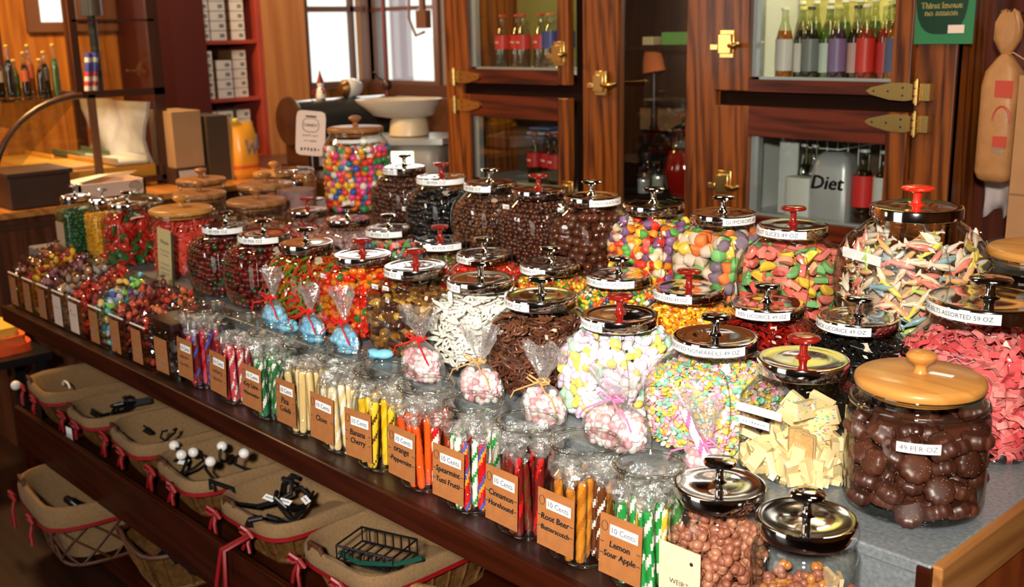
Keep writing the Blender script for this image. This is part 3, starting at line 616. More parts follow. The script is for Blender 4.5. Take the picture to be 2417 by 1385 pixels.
for o in list(bpy.data.objects):
    if o.name.split('.')[0] == 'gummy_shark' and o.parent is None:
        l_, q_, s_ = o.matrix_world.decompose(); v = Vector((o.location.x+.96, o.location.y-1.958, 0)).normalized()
        tz = Vector((0, 0, 1)).cross(v); tz.rotate(Matrix.Rotation(RNG.gauss(0, .7), 3, v)); Yd = v.cross(tz)
        M = Matrix((tz, v.cross(tz), v)).transposed().to_4x4(); M.translation = l_; o.matrix_world = M@Matrix.Scale(s_.x, 4)
P = J3('fruit_slice_jar', 'glass jar on the riser holding sugared pink, green and yellow fruit slices', -1.212, 'red', (-88, 22), 'FRUIT SLICES 49 OZ', y=1.93)
fill('fruit_slice', P, (-1.212, 1.93, ZR), .006, .150, .030, S_SLICE, SLC, 'sugared fruit slices packed in the middle of their jar', 'candy', wob=.8, indiv=('sugared fruit slice pressed against the glass beside the shark jar', 'fruit slices in their jar', 200), weights=[4, 2, 2, 3, 2], sc=1.15)
P = J3('large_gumdrop_jar', 'glass jar on the riser with big sugared gumdrops, orange and green', -1.412, 'chrome', (0, 72), 'GUMDROPS 49')
fill('large_gumdrop', P, (-1.412, Y3, ZR), .006, .145, .030, S_GUM, GUS, 'big sugared gumdrops packed in the middle of their jar', 'candy', indiv=('big sugared gumdrop pressed against the jar glass', 'big gumdrops on the riser', 200), sc=1.12)
P = J3('small_gumdrop_jar', 'glass jar on the riser with smaller bright gumdrops beside the malt balls', -1.612, 'chrome', None, None)
fill('small_gumdrop', P, (-1.612, Y3, ZR), .006, .150, .0215, S_GUM, GUMC, 'small bright gumdrops packed in the middle of their jar', 'candy', indiv=('small bright gumdrop pressed against the jar glass', 'small gumdrops on the riser', 250), sc=1.1)
P = J3('malt_ball_jar', 'glass jar on the riser with large round chocolate malt balls', -1.81, 'chrome', (-5, 75), 'CHOCOLATE MALT', chips=((-.055, .158, .022, .012),))
fill('malt_ball', P, (-1.81, Y3, ZR), .006, .165, .0235, S_BALL, [CHOCM, CHOC], 'chocolate malt balls packed in the middle of their jar', 'candy', indiv=('round shiny chocolate malt ball against the jar glass', 'malt balls in their jar', 200), sc=1.02)
P = J3('chocolate_peanut_jar', 'glass jar on the riser of chocolate peanuts with a dark red knob', -2.0, 'red', None, None, chips=((-.05, .150, .024, .012),))
fill('chocolate_peanut', P, (-2.0, Y3, ZR), .006, .165, .014, S_NUT, [CHOCM, CHOC, CHOCD], 'small chocolate peanuts filling the jar with the dark red knob', 'candy', layers=1.7)
P = J3('chocolate_raisin_jar', 'glass jar on the riser of chocolate raisins, white strip on the lid', -2.19, 'chrome', (-86, 0), '49 PER OZ')
fill('chocolate_raisin', P, (-2.19, Y3, ZR), .006, .155, .0135, S_NUT, [CHOC, CHOCD, candy('raisin_glint', (.16, .06, .02), .15)], 'small chocolate raisins in the jar with a strip on its lid', 'candy', layers=1.7)
P = J3('black_candy_jar', 'glass jar on the riser of black candies with red knob and long white strip', -2.40, 'red', (-88, 60), '49 PER OZ', chips=((-.08, .10, .022, .012),))
fill('black_candy', P, (-2.40, Y3, ZR), .006, .14, .016, S_BALL1, [candy('gloss_black', (.006, .005, .005), .1, coat=.6)], 'small glossy black candies', 'candy', layers=1.7)
P = J3('dark_chocolate_jar', 'glass jar of dark chocolate balls beside the gumball jar', -2.665, 'chrome', (-88, -20), '49 PER OZ', .066, 2.03, chips=((-.06, .16, .024, .011), (-.06, .143, .022, .011)))
fill('dark_chocolate_ball', P, (-2.665, 2.03, ZR), .006, .165, .0165, S_BALL1, [CHOCD, CHOC], 'dark chocolate balls in the jar beside the gumballs', 'candy', layers=1.7)
# ================================================================ wooden-lidded jars and other jars
def wjar(name, label, x, y, z, R, H, lidR, dark=False, txt=None, stick=None):
    t = thing(name, label, 'candy jar', (x, y, z)); P = roundjar(H-.016, R, lidR*.94); glass_body(P, t, rim=.0042)
    wood_lid(t, H-.015, lidR, dark)
    return P, t
P, t = wjar('chocolate_patty_jar', 'big round glass jar of chocolate patties with an orange maple lid at the counter corner', -.705, 1.487, ZC, .104, .205, .095)
obj('ring', tube([(.0985*cos(a), .0985*sin(a), .168) for a in np.linspace(0, 2*pi, 40, endpoint=False)], .004, 8, closed=True), RIMG, t)
a0 = toward_cam(-.705, 1.487); arc_label(.1045, .128, .015, a0-.24, a0+.34, '49 PER OZ', t)
s = obj('lid_sticker', join([cbox(.035, .010, .0006), strokes(.02, 4, 2, .001).at((0, 0, .0005), (pi/2, 0, 0))]), [PAPER, INKG], t, (.028, .010, .2105), .1, smooth=False)
SALT = candy('patty_speck', (.55, .35, .22), .3)
_r = random.Random(11); _sp = join([S_PATTY.at(mat=0)]+[ICO1.at((.45*sqrt(_r.random())*cos(b), .45*sqrt(_r.random())*sin(b), .24), None, .014, 1) for b in [_r.uniform(0, 6.28) for _ in range(12)]])
_sp.M[:len(S_PATTY.S)] = 0; _sp.M[len(S_PATTY.S):] = 1
PAT = [(candy('patty_brown', (.085, .023, .011), .42), SALT), (candy('patty_dark', (.06, .017, .009), .38), SALT)]
fill('chocolate_patty', P, (-.705, 1.487, ZC), .004, .145, .041, _sp, PAT, 'chocolate patties in the middle of the big round jar', 'candy', wob=.55, indiv=('round fluted chocolate patty in the maple-lidded jar', 'chocolate patties in the corner jar', 120), layers=1.6, sc=1.08, jit=.25)
# square pink jar
PJ = squarejar(.233, .112, .094)
t = thing('sour_belt_jar', 'large square glass jar of pink sour belts, chrome lid with a long white strip', 'candy jar', (-.748, 1.815, ZC))
glass_body(PJ, t); chrome_lid(t, .231, .100, 'chrome', .026)
a0, a1 = lab_ang(-.748, 1.815, -88, 12); arc_label(.1003, .2435, .018, a0, a1, 'SOUR BELTS ASSORTED 59 OZ', t)
s = obj('label', join([card(.062, .018), fit_text('3 PC', .032, .010, .0002)]), [PAPER, INKG], t, (.1137, -.045, .155), pi/2, smooth=False)
fill('sour_belt', PJ, (-.748, 1.815, ZC), .006, .192, .023, S_BELT, [candy('belt_pink', (.86, .17, .17), .6, bump=.6, bscale=700), candy('belt_rose', (.88, .27, .25), .6, bump=.6, bscale=700), candy('belt_red', (.75, .08, .09), .6, bump=.6, bscale=700)], 'pink and rose sugared sour belts crammed in the square jar', 'candy', wob=.4, layers=1.2, corecol=candy('belt_core', (.7, .12, .12), .7))
P, t = wjar('back_corner_jar', 'clear jar with a wide maple lid behind the pink sour belt jar', -.755, 2.07, ZR, .10, .185, .105)
fill('tan_candy', P, (-.755, 2.07, ZR), .005, .06, .025, S_GUM, [candy('tan_chew', (.5, .22, .07), .5)], 'tan chews low in the jar behind the pink belts', 'candy')
# gumball jar
P, t = wjar('gumball_jar', 'tall glass jar of many-coloured gumballs with a brown wooden lid', -3.11, 2.165, ZR, .118, .285, .098, True)
GB = [candy('gb_'+str(i), c, .15) for i, c in enumerate(((.80, .05, .03), (.85, .20, .02), (.85, .50, .04), (.04, .25, .08), (.03, .10, .40), (.78, .07, .25), (.85, .75, .65), (.03, .20, .30)))]
fill('gumball', P, (-3.11, 2.165, ZR), .006, .215, .0245, S_BALL, GB, 'many-coloured gumballs in the middle of their tall jar', 'candy', indiv=('bright round gumball against the glass of the tall jar', 'gumballs in the tall jar', 280), sc=1.02)
a0 = toward_cam(-3.11, 2.165)
arc_label(.0935, .243, .012, a0-1.0, a0+.95, None, t, 'paper_band')
# clear ribbed jar
t = thing('ribbed_storage_jar', 'empty-looking clear ribbed jar with a clamped glass lid left of the gumballs', 'jar', (-3.20, 1.965, ZR))
rp = [(.066, 0)]+[(.070+.0015*(i % 2), .008+.0145*i) for i in range(9)]+[(.060, .135), (.060, .14)]
obj('glass_body', lathe(rp, 40, cap1=False), GLASS, t); obj('glass_lid', lathe([(.066, .14), (.068, .144), (.066, .152), (.05, .158), (.02, .16), (.001, .16)], 36), RIMG, t)
obj('wire_clamp', tube([(.069, 0, .10), (.075, 0, .12), (.073, 0, .145), (.069, 0, .138)], .0015, 6), STEEL, t)
o = obj('pink_sugar_filling', lathe([(.063, .003), (.066, .02), (.066, .082), (.001, .085)], 30), candy('pink_dust', (.32, .17, .17), .6, noise=.5, scale=30)); o.location = (-3.20, 1.965, ZR); tag(o, 'dusty pink candy in the ribbed jar', 'candy', None, 'stuff')
# left group on the metal top
WJ = [('coral_candy_jar', 'glass jar of coral red candies under a wooden lid, behind the welcome card', -3.12, 1.50, .094, .205, .098, ((.72, .07, .04), (.62, .05, .03))),
      ('wooden_lid_jar', 'clear jar with pale wooden lid and post knob, behind the coral jar', -3.085, 1.745, .09, .205, .097, ((.35, .05, .03), (.3, .2, .1))),
      ('wooden_lid_jar', 'clear jar with brown wooden lid between the coral jar and the tray', -3.385, 1.70, .085, .205, .090, ((.3, .15, .07), (.2, .08, .03))),
      ('wooden_lid_jar', 'clear jar with wide wooden lid in front of the clear ribbed jar', -3.34, 1.93, .09, .215, .100, ((.4, .1, .05), (.25, .12, .05))),
      ('wooden_lid_jar', 'clear jar with wooden lid at the back beside the orange snack bag', -3.60, 2.12, .078, .215, .080, ((.4, .03, .02), (.3, .02, .02))),
      ('wooden_lid_jar', 'clear jar with brown wooden lid, right of the glass-domed jar', -3.72, 1.88, .085, .205, .092, ((.3, .12, .05), (.2, .1, .05)))]
for nm, lb, x, y, R, H, lr, cols in WJ:
    P, t = wjar(nm, lb, x, y, ZC, R, H, lr, nm != 'coral_candy_jar' and R > .08)
    cm = [candy('wj%02d%d%d' % (int(-x*10), i, int(y*100)), c, .3) for i, c in enumerate(cols)]
    fill('coral_candy' if nm[0] == 'c' else 'mixed_candy', P, (x, y, ZC), .005, .165 if nm[0] == 'c' else .12, .018, S_ROPE if nm[0] == 'c' else S_BALL1, cm, lb.replace('clear jar with', 'candies inside the jar with').replace('glass jar of ', 'heap of '), 'candy', layers=1.3)
# glass-lidded jar
t = thing('glass_domed_jar', 'wide clear jar with domed glass lid and cut-glass knob, far left', 'jar', (-3.66, 1.60, ZC))
obj('glass_body', lathe([(.075, 0), (.085, .01), (.09, .03), (.09, .12), (.082, .145), (.08, .15)], 40, cap1=False), GLASS, t)
l_ = obj('glass_lid', lathe([(.084, .15), (.09, .153), (.086, .162), (.065, .176), (.03, .184), (.012, .188)], 40), RIMG, t)
obj('glass_knob', lathe([(.009, .187), (.008, .195), (.018, .203), (.024, .214), (.019, .226), (.008, .232), (.001, .233)], 12), RIMG, l_, smooth=False)
# small jars with chrome knobs
def small(name, label, x, y, R, H, cols, shape, d, square=True):
    t = thing(name, label, 'candy jar', (x, y, ZC)); P = (squarejar if square else roundjar)(H-.02, R, R*.8); glass_body(P, t, rim=.003); chrome_lid(t, H-.022, R*.82, 'chrome', .016)
    fill(name.replace('_jar', '_candy'), P, (x, y, ZC), .004, H-.055, d, shape, cols, 'contents of the '+label.split(' with')[0].replace('glass ', ''), 'candy', layers=1.6)
    return t
t = small('green_candy_jar', 'glass jar of dark green candies with a paper label, far left end', -3.71, 1.405, .062, .205, [candy('deep_green', (.01, .075, .02), .15), candy('deep_green2', (.015, .11, .03), .15)], S_BALL1, .014)
obj('label', card(.07, .085), pm('tan_paper', (.45, .30, .2), .7), t, (-.005, -.064, .07), smooth=False)
small('yellow_candy_jar', 'glass jar of bright yellow candies with a chrome knob', -3.565, 1.440, .058, .20, [candy('sun_yellow', (.80, .42, .01), .2), candy('sun_yellow2', (.75, .34, .01), .2)], S_BALL1, .011)
small('red_leaf_jar', 'glass jar of red strings and green leaf jellies with a chrome knob', -3.40, 1.455, .078, .205, [candy('leafred', (.42, .012, .01), .2), candy('leafred2', (.5, .03, .015), .2), candy('leafgreen', (.02, .13, .03), .25)], S_LEAF.at(sc=1.7), .028)
# ================================================================ stick-candy jars on the ledge
def stickmat(a, b, c=None):
    cols = [a, b]+([c] if c else []); return [pm('stick_%02d%02d%02d' % tuple(int(x*99) for x in q), q, .18, coat=.4) for q in cols]
SHINE = clear('stick_wrapper', tint=(1, 1, 1), rough=.24, base=.13, bump=1.0, bscale=150, edge=(.95, .95, .95), haze=.045)
def crinkle(h, r, seed, n=11, m=7, flare=1.0):
    """a twisted, crumpled end of clear film, flaring upwards"""
    q = random.Random(seed); rings = []
    for i in range(m):
        t = i/(m-1); rr = r*(.35+flare*1.2*t)
        rings.append([(rr*cos(2*pi*k/n)*(1+q.uniform(-.45, .45)), rr*sin(2*pi*k/n)*(1+q.uniform(-.45, .45)), h*t*(1+q.uniform(-.1, .1))) for k in range(n)])
    return loft(rings, False, False)
CRK = [crinkle(.034, .014, i) for i in range(6)]
def stick_mesh(i, cols, pat, turns, L):
    st = helixstick(L, .0082, 14, 24, pat, turns)
    nm = len(cols)
    WR = clear('stick_sleeve', tint=(1, 1, 1), rough=.12, base=.03, bump=1.0, bscale=120, edge=(.9, .9, .9))
    w_ = tube([(0, 0, .0), (0, 0, L*.25), (0, 0, L*.5), (0, 0, L*.75), (0, 0, L)], .0097, 9, nm, cap=False)
    w_.V += NR.uniform(-.0006, .0006, w_.V.shape)
    c = CRK[i % 6].at((0, 0, L-.002), None, (1, 1, 1) if i % 2 else (.6, .6, .45), nm+1)
    return mesh('candy_stick', join([st, w_, c]), cols+[WR, SHINE])
def stickjar(x, label, D, H, stickA, stickB, texts, y=1.180, nst=17, seed=1, ctext='10 Cents', cardx=-.006, cz=.075, cw=.082, ch=.098):
    t = thing('candy_stick_jar', label, 'candy jar', (x, y, ZL)); R = D/2
    P = smooth_prof([(0, .84*R, .84*R, 3), (.03*H, .93*R, .93*R, 3.2), (.1*H, .97*R, .97*R, 3.4), (.62*H, .97*R, .97*R, 3.4), (.74*H, .96*R, .96*R, 2.6), (.82*H, .86*R, .86*R, 2), (.88*H, .83*R, .83*R, 2), (.96*H, .87*R, .87*R, 2), (H, R*.93, R*.93, 2)])
    glass_body(P, t, rim=.0038)
    mset = []
    for k, S_ in enumerate((stickA, stickB)):
        if S_:
            for v in range(2): mset.append((k, stick_mesh(k*2+v+seed, S_[0], S_[1], S_[2], S_[3]*(1, .93)[v])))
    q = random.Random(seed*7)
    for i in range(nst):
        a = 2*pi*i/nst+q.uniform(-.15, .15); rr = R*(.74 if i % 3 else .42)
        side = 0 if (cos(a-(-pi/2)) > -.2 and x) else 1
        k, me = q.choice(mset)
        if stickB: k, me = q.choice([m for m in mset if m[0] == (1 if i % (4 if seed in (1, 2, 5) else 2) == 0 else 0)])
        o = bpy.data.objects.new('candy_stick', me); COL.objects.link(o)
        lean = q.uniform(.0, .10)
        o.location = (x+rr*cos(a), y+rr*sin(a), ZL+.008); o.rotation_euler = (-lean*sin(a)*-1*-1, lean*cos(a)*.6, q.uniform(0, 6))
        nm = ('%s candy stick wrapped in clear film in the %s jar' % ((S_NAMES[seed][k]), 'scribbled card, ' + ('pink' if seed == 11 else 'dark red') if '~' in texts[0] else ' '.join(texts)))
        tag(o, nm, 'candy stick', '%s sticks in the %s jar' % (S_NAMES[seed][k], texts[0] if '~' not in texts[0] else 'scribbled card %d' % seed))
    if ctext:
        cx_ = cardx; cy = -R*.97-.004
        ts = [card(cw, ch, 0, .001), cbox(cw*.66, .0006, ch*.17, (cw*.08, -.0009, ch*.27), 1)]
        tt = fit_text(ctext, cw*.56, ch*.1, .0003); tt.V += (cw*.08, -.0015, ch*.27); tt.M[:] = 3; ts.append(tt)
        for j, s in enumerate(texts):
            z = (.03 if len(texts) > 1 else -.02)*ch-j*.19*ch
            if s in TXT:
                tt = fit_text(s, cw*min(.76, .095*len(s)), ch*.15, .0006, .12); tt.V += (0, -.0011, z); tt.M[:] = 2; ts.append(tt)
            else: ts.append(strokes(cw*.6, 7, seed+j, .003, 2).at((0, -.0005, z)))
            for sx in (-1, 1): ts.append(cbox(cw*.09, .0003, .0011, (sx*cw*.44, -.0008, z), 2))
        hole = tube([(-cw*.38+.006*cos(a), -.0008, ch*.30+.008*sin(a)) for a in np.linspace(0, 2*pi, 12, endpoint=False)], .0005, 4, 2, closed=True)
        ts.append(hole)
        c = obj('kraft_card', join(ts), [KRAFT, PAPER, INK, INKG], t, (cx_, cy, cz), .0, smooth=False); c.rotation_euler = (-.05, q.uniform(-.04, .04), q.uniform(-.05, .05))
    # crumpled film sticking out around the necks
    return t
W_ = (.85, .78, .68)
SG = lambda c1, c2, pat=(0, 1, 1), tr=1.6, L=.135: (stickmat(c1, c2), pat, tr, L)
GRN, GRND, YEL, AMB, BRN, RED_, ORG, CRM, MAR, PNK, BLU = (.02, .28, .05), (.02, .16, .06), (.85, .55, .03), (.55, .20, .02), (.12, .03, .01), (.55, .01, .01), (.90, .10, .01), (.80, .58, .26), (.16, .01, .008), (.65, .06, .09), (.06, .1, .45)
S_NAMES = {1: ['green and white striped', 'yellow and white striped'], 2: ['amber butterscotch', 'brown root beer'], 3: ['dark brown', 'dark red'], 4: ['green and white', 'rainbow striped'], 5: ['bright orange', 'red and white'], 6: ['yellow', 'yellow and black'], 7: ['cream', 'cream and white'], 8: ['plain cream', 'plain cream'], 9: ['green and white', 'dark green'], 10: ['dark red', 'pink striped'], 11: ['pink', 'dark red'], 12: ['blue and pink', 'pink']}
stickjar(-.972, 'clear glass jar of green striped sticks with card reading Lemon, Sour Apple', .114, .198, SG(GRN, W_, (0, 1, 0)), SG(YEL, W_, (0, 0, 1)), ['Lemon', 'Sour Apple'], seed=1, nst=16)
stickjar(-1.106, 'clear glass jar of amber sticks with card reading Root Beer, Butterscotch', .120, .198, SG(AMB, (.42, .13, .01), (0, 1)), SG(BRN, W_, (0, 0, 0, 1)), ['Root Beer', 'Butterscotch'], seed=2)
stickjar(-1.238, 'clear glass jar of dark sticks with card reading Cinnamon, Horehound', .112, .198, SG(BRN, MAR, (0, 1)), SG(MAR, RED_, (0, 0, 1), 1, .14), ['Cinnamon', 'Horehound'], seed=3)
stickjar(-1.378, 'clear glass jar of rainbow sticks with card reading Spearmint, Tutti Frutti', .112, .198, SG(W_, GRN, (0, 0, 1)), (stickmat(RED_, BLU, (.85, .3, .02)), (0, 1, 2, 0), 1.3, .125), ['Spearmint', 'Tutti Frutti'], seed=4)
stickjar(-1.514, 'clear glass jar of bright orange sticks with card reading orange, Peppermint', .111, .198, (stickmat(ORG, (.8, .07, .01)), (0, 0, 1), .3, .13), SG(RED_, W_, (0, 1), 1.5, .13), ['orange', 'Peppermint'], seed=5)
stickjar(-1.652, 'clear glass jar of yellow twisted sticks with card reading Banana, Cherry', .114, .198, SG(YEL, (.75, .42, .01), (0, 1)), SG(YEL, (.12, .05, .01), (0, 0, 0, 1)), ['Banana', 'Cherry'], seed=6)
stickjar(-1.784, 'clear glass jar of cream and white twisted sticks with card reading Clove', .108, .198, SG(CRM, W_, (0, 1)), SG(CRM, W_, (0, 0, 1)), ['Clove'], seed=7)
stickjar(-1.924, 'clear glass jar of plain cream sticks with card reading Pina Colada', .107, .198, (stickmat(CRM, (.74, .5, .2)), (0, 0, 1), 0, .135), (stickmat(CRM, (.74, .5, .2)), (0, 0, 1), 0, .135), ['Pina', 'Colada'], seed=8)
stickjar(-2.068, 'clear glass jar of green sticks with card reading Key Lime, Watermelon', .106, .198, SG(GRN, W_, (0, 0, 1)), SG(GRND, W_, (0, 0, 1)), ['Key Lime', 'Watermelon'], seed=9)
stickjar(-2.218, 'clear glass jar of dark red sticks with scribbled card', .110, .198, SG(MAR, RED_, (0, 1), .8), SG(PNK, W_, (0, 0, 1)), ['~~', '~~~'], seed=10)
stickjar(-2.385, 'clear glass jar of pink sticks with scribbled card, last stick jar before the bins', .108, .198, SG(PNK, RED_, (0, 1)), SG(MAR, BLU, (0, 0, 1)), ['~', '~~'], seed=11)
# two chrome-lidded jars at the near end of the ledge
def ledge_jar(label, x, R, H, lidR, labeltxt, cont, n, tagc):
    t = thing('ledge_candy_jar', label, 'candy jar', (x, 1.215, ZL)); P = roundjar(H-.022, R, lidR*.93); glass_body(P, t, rim=.0035)
    chrome_lid(t, H-.024, lidR, 'chrome', .022, .006)
    c = obj('shop_tag', join([card(.075, .10), fit_text(labeltxt, .05, .0085, .0001).at((0, -.0006, -.008), None, 1, 1), lathe([(.0032, 0), (.0032, .0006), (.001, .0007)], 10, 1).at((.022, -.0005, .03), (pi/2, 0, 0)), tube([(.02*cos(a), -.0006, .02+.018*sin(a)) for a in np.linspace(.4, 2.8, 10)], .0004, 4, 2), tube([(-.015+.012*cos(a), -.0006, .018+.02*sin(a)) for a in np.linspace(2, 5, 10)], .0004, 4, 2)]), [CREAM, INK, pm('tag_scroll', (.6, .42, .22), .7)], t, tagc, 0, smooth=False)
    return t, P
t, P = ledge_jar('small round ledge jar of rough chocolate lumps with cream shop tag', -.868, .073, .19, .068, "WEIR'S", None, 0, (-.012, -.076, .058))
o = fill('chocolate_lump', P, (-.868, 1.215, ZL), .004, .115, .026, S_CLUS, [candy('lump_brown', (.30, .10, .055), .4, bump=.4, bscale=300), candy('lump_light', (.40, .16, .09), .4)], 'rough chocolate lumps in the small round jar', 'candy', sc=1.2, layers=2)
t, P = ledge_jar('nearest small round jar on the ledge, cream shards inside, dark chrome lid with tall knob', -.722, .074, .185, .069, "WEIR'S", None, 0, (-.015, -.078, .025))
fill('caramel_chunk', P, (-.722, 1.215, ZL), .004, .075, .026, S_CLUS, [candy('chunk_amber', (.42, .16, .04), .3), candy('lump_brown', (.30, .10, .055), .4)], 'amber and brown chunks low in the nearest small jar', 'candy', sc=1.2, layers=2)
for i in range(7):
    a = -.9+i*.32; o = obj('almond_bark_shard', cbox(.03, .006, .085), candy('shard_cream', (.74, .52, .28), .5, noise=.35, scale=120), None, (-.722+.045*cos(a), 1.215+.045*sin(a), ZL+.052), a+pi/2, False)
    o.rotation_euler = (.12*(i % 3-1), .1*(i % 2), a+pi/2); tag(o, 'cream coloured shard standing in the nearest ledge jar', 'candy', 'cream shards in the nearest jar')
# ================================================================ bins of wrapped candy at the far end of the ledge
BIN = clear('bin_acrylic', tint=(.93, .93, .92), base=.05)
def wmat(c): return (pm('wrapc_%02d%02d%02d' % tuple(int(x*99) for x in c), c, .25, coat=.3), clear('wrapfilm_%02d%02d%02d' % tuple(int(x*99) for x in c), tint=tuple(.35+.65*min(1, x*1.3) for x in c), rough=.12, base=.25, bump=.8))
BINS = [(-3.555, 'orange-brown', [(.30, .08, .02), (.18, .05, .02)], 1), (-3.432, 'gold and yellow', [(.70, .42, .02), (.5, .28, .02), (.35, .03, .02)], 1), (-3.308, 'purple and brown', [(.20, .06, .10), (.14, .04, .03), (.28, .12, .12)], 1), (-3.184, 'clear silvery', [(.28, .18, .13), (.4, .2, .08), (.3, .28, .25)], 2), (-3.060, 'bright red', [(.50, .02, .01), (.4, .04, .02)], 3), (-2.915, 'green, blue and lilac', [(.25, .55, .1), (.1, .1, .35), (.15, .5, .6), (.75, .45, .1), (.6, .5, .65)], 1), (-2.775, 'brown and red', [(.30, .03, .02), (.12, .03, .02), (.5, .08, .04)], 1), (-2.640, 'red and black', [(.45, .04, .02), (.02, .02, .02), (.5, .12, .04)], 1)]
for bi, (x, cn, cols, ck) in enumerate(BINS):
    t = thing('candy_bin', 'clear acrylic bin of %s wrapped candies on the ledge' % cn, 'candy bin', (x, 1.205, ZL)); w2 = .056
    th = .003
    obj('bin_box', join([box(-w2, w2, -.085, -.085+th, .001, .112), box(-w2, w2, .085-th, .085, .001, .17), box(-w2, w2, -.085, .085, .001, .004),
        T([(-w2, -.085, .004), (-w2, .085, .004), (-w2, .085, .17), (-w2, -.03, .165), (-w2, -.085, .112)], [(0, 1, 2, 3, 4)]), T([(w2, -.085, .004), (w2, .085, .004), (w2, .085, .17), (w2, -.03, .165), (w2, -.085, .112)], [(0, 4, 3, 2, 1)])]), BIN, t, smooth=False)
    obj('front_edge_highlight', tube([(-w2*.75, -.0865, .113), (w2*.75, -.0865, .113)], .0026, 6), pm('acrylic_edge', (.8, .78, .72), .1, spec=1), t)  # pale tube puts the highlight of the bin's top edge into colour
    ts = [card(.058, .092, 0)]+[strokes(.045, 6, bi*3+j, .0022, 2).at((0, -.0004, -.005-.018*j)) for j in range(2)]
    if ck != 1: ts = [card(.062, .09, 1)]+[strokes(.04, 4, bi, .002, 2).at((0, -.0004, .01))]
    obj('kraft_card', join(ts), [KRAFT, pm('cream_tag', (.62, .45, .35), .7), INKG], t, (-.014, -.0875, .055), smooth=False)
    ms = [wmat(c) for c in cols]; PB = [(0, .052, .08, 8), (.11, .052, .08, 8), (.2, .047, .07, 5), (.26, .03, .05, 3)]
    fill('%s_wrapped_candy' % cn.split()[0].replace(',', '').replace('-', '_'), PB, (x, 1.205, ZL), .006, .158, .026, S_WRAP, ms, '%s wrapped candies filling their bin' % cn, 'candy', indiv=('%s wrapped candy heaped in its acrylic bin' % cn, '%s wrapped candies' % cn, 70), sc=1.1, layers=1.4, smooth=False, slope=(0, .40), corecol=pm('bin_core%d' % bi, tuple(c*.5 for c in cols[0]), .7))
t = thing('candy_bin', 'closed clear acrylic bin of dark candies with flat lid, beside pink sticks', 'candy bin', (-2.50, 1.205, ZL))
obj('bin_box', join([box(-.055, .055, -.085, -.082, .001, .15), box(-.055, .055, .082, .085, .001, .15), box(-.055, -.052, -.085, .085, .001, .15), box(.052, .055, -.085, .085, .001, .15), box(-.055, .055, -.085, .085, .001, .004)]), BIN, t, smooth=False)
obj('bin_lid', join([box(-.06, .06, -.09, .09, .150, .154), box(-.06, .06, -.09, -.087, .135, .15)]), clear('lid_acrylic', tint=(.75, .74, .74), base=.22, rough=.15), t, smooth=False)
obj('kraft_card', join([card(.07, .09)]+[strokes(.05, 6, 5+j, .0022, 1).at((0, -.0004, -.01-.018*j)) for j in range(2)]), [KRAFT, INKG], t, (-.01, -.0875, .06), smooth=False)
fill('black_wrapped_candy', [(0, .05, .08, 8), (.2, .05, .08, 8)], (-2.50, 1.205, ZL), .006, .09, .026, S_WRAP, [wmat((.02, .02, .02)), wmat((.2, .18, .17))], 'black and silver wrapped candies in the closed bin', 'candy', sc=1.1, smooth=False)
# ================================================================ cellophane gift bags standing between ledge jars and big jars
RAF = pm('raffia', (.55, .30, .10), .8)
def bag(label, x, y, z, r, h, neck, cont, tie, cshape=None, cd=.014, top=.07, lean=0, cname='bagged_candy'):
    t = thing('cellophane_bag', label, 'gift bag', (x, y, z)); q = random.Random(int(-x*1000))
    rings = []; n = 22; prof = [(0, .80), (.08, .98), (.35, 1.02), (.6, .9), (.78, .6), (.92, .28), (1, .14)]
    for s, k in prof: rings.append([(r*k*cos(2*pi*i/n)*(1+q.uniform(-.1, .1)), r*.64*k*sin(2*pi*i/n)*(1+q.uniform(-.1, .1)), h*s) for i in range(n)])
    for s, k in ((.3, .35), (.65, .62), (1, .95)): rings.append([(r*k*cos(2*pi*i/n)*(1+q.uniform(-.35, .35))+lean*s, r*.6*k*sin(2*pi*i/n)*(1+q.uniform(-.35, .35)), h+top*s*(1+q.uniform(-.12, .12))) for i in range(n)])
    obj('film', loft(rings, True, False), FILM, t, smooth=False)
    bow = [tube([(.010*r/.04*cos(a), .01*sin(a), h) for a in np.linspace(0, 2*pi, 12, endpoint=False)], .0022, 5, closed=True)]
    for s in (-1, 1):
        bow.append(tube([(0, -.011, h), (s*.018, -.02, h+.012), (s*.03, -.016, h+.004), (s*.012, -.014, h-.003), (0, -.011, h)], .0018, 5))
        bow.append(tube([(0, -.011, h), (s*.025, -.022, h-.012), (s*.05, -.03, h-.018-.01*q.random()), (s*.06, -.03, h-.04)], .0017, 5))
    obj('ribbon_bow' if tie is RIBBON or tie.name.startswith('red') else 'raffia_bow', join(bow), tie, t)
    PB = [(0, r*.76, r*.5, 2.4), (h*.35, r*.92, r*.58, 2.2), (h*.62, r*.78, r*.46, 2), (h, r*.2, r*.15, 2)]
    fill(cname, PB, (x, y, z), .002, h*.66, cd, cshape or S_BALL1, cont, 'small candies inside the '+label.split(',')[0].replace('clear ', ''), 'candy', sc=1.1)
REDRIB = pm('red_curl_ribbon', (.75, .01, .01), .3, coat=.4)
PINKW = [candy('pinkwhite', (.84, .62, .62), .35), candy('pinkwhite2', (.70, .30, .34), .35), candy('pinkwhite3', (.86, .80, .78), .3)]
BLUEC = [candy('sky_blue', (.10, .48, .78), .3), candy('sky_blue2', (.22, .62, .85), .3)]
bag('clear bag of light blue candies tied with red curling ribbon, behind the pink sticks', -2.33, 1.345, ZC, .042, .08, 0, BLUEC, REDRIB, top=.07, cd=.02)
bag('clear bag of light blue candies with red bow, in front of the red gummy jar', -2.16, 1.345, ZC, .042, .075, 0, BLUEC, REDRIB, top=.06, cd=.02)
bag('clear bag of blue candies with long red ribbon ends, beside the amber caramel jar', -2.02, 1.345, ZC, .042, .075, 0, BLUEC, REDRIB, top=.075, cd=.02)
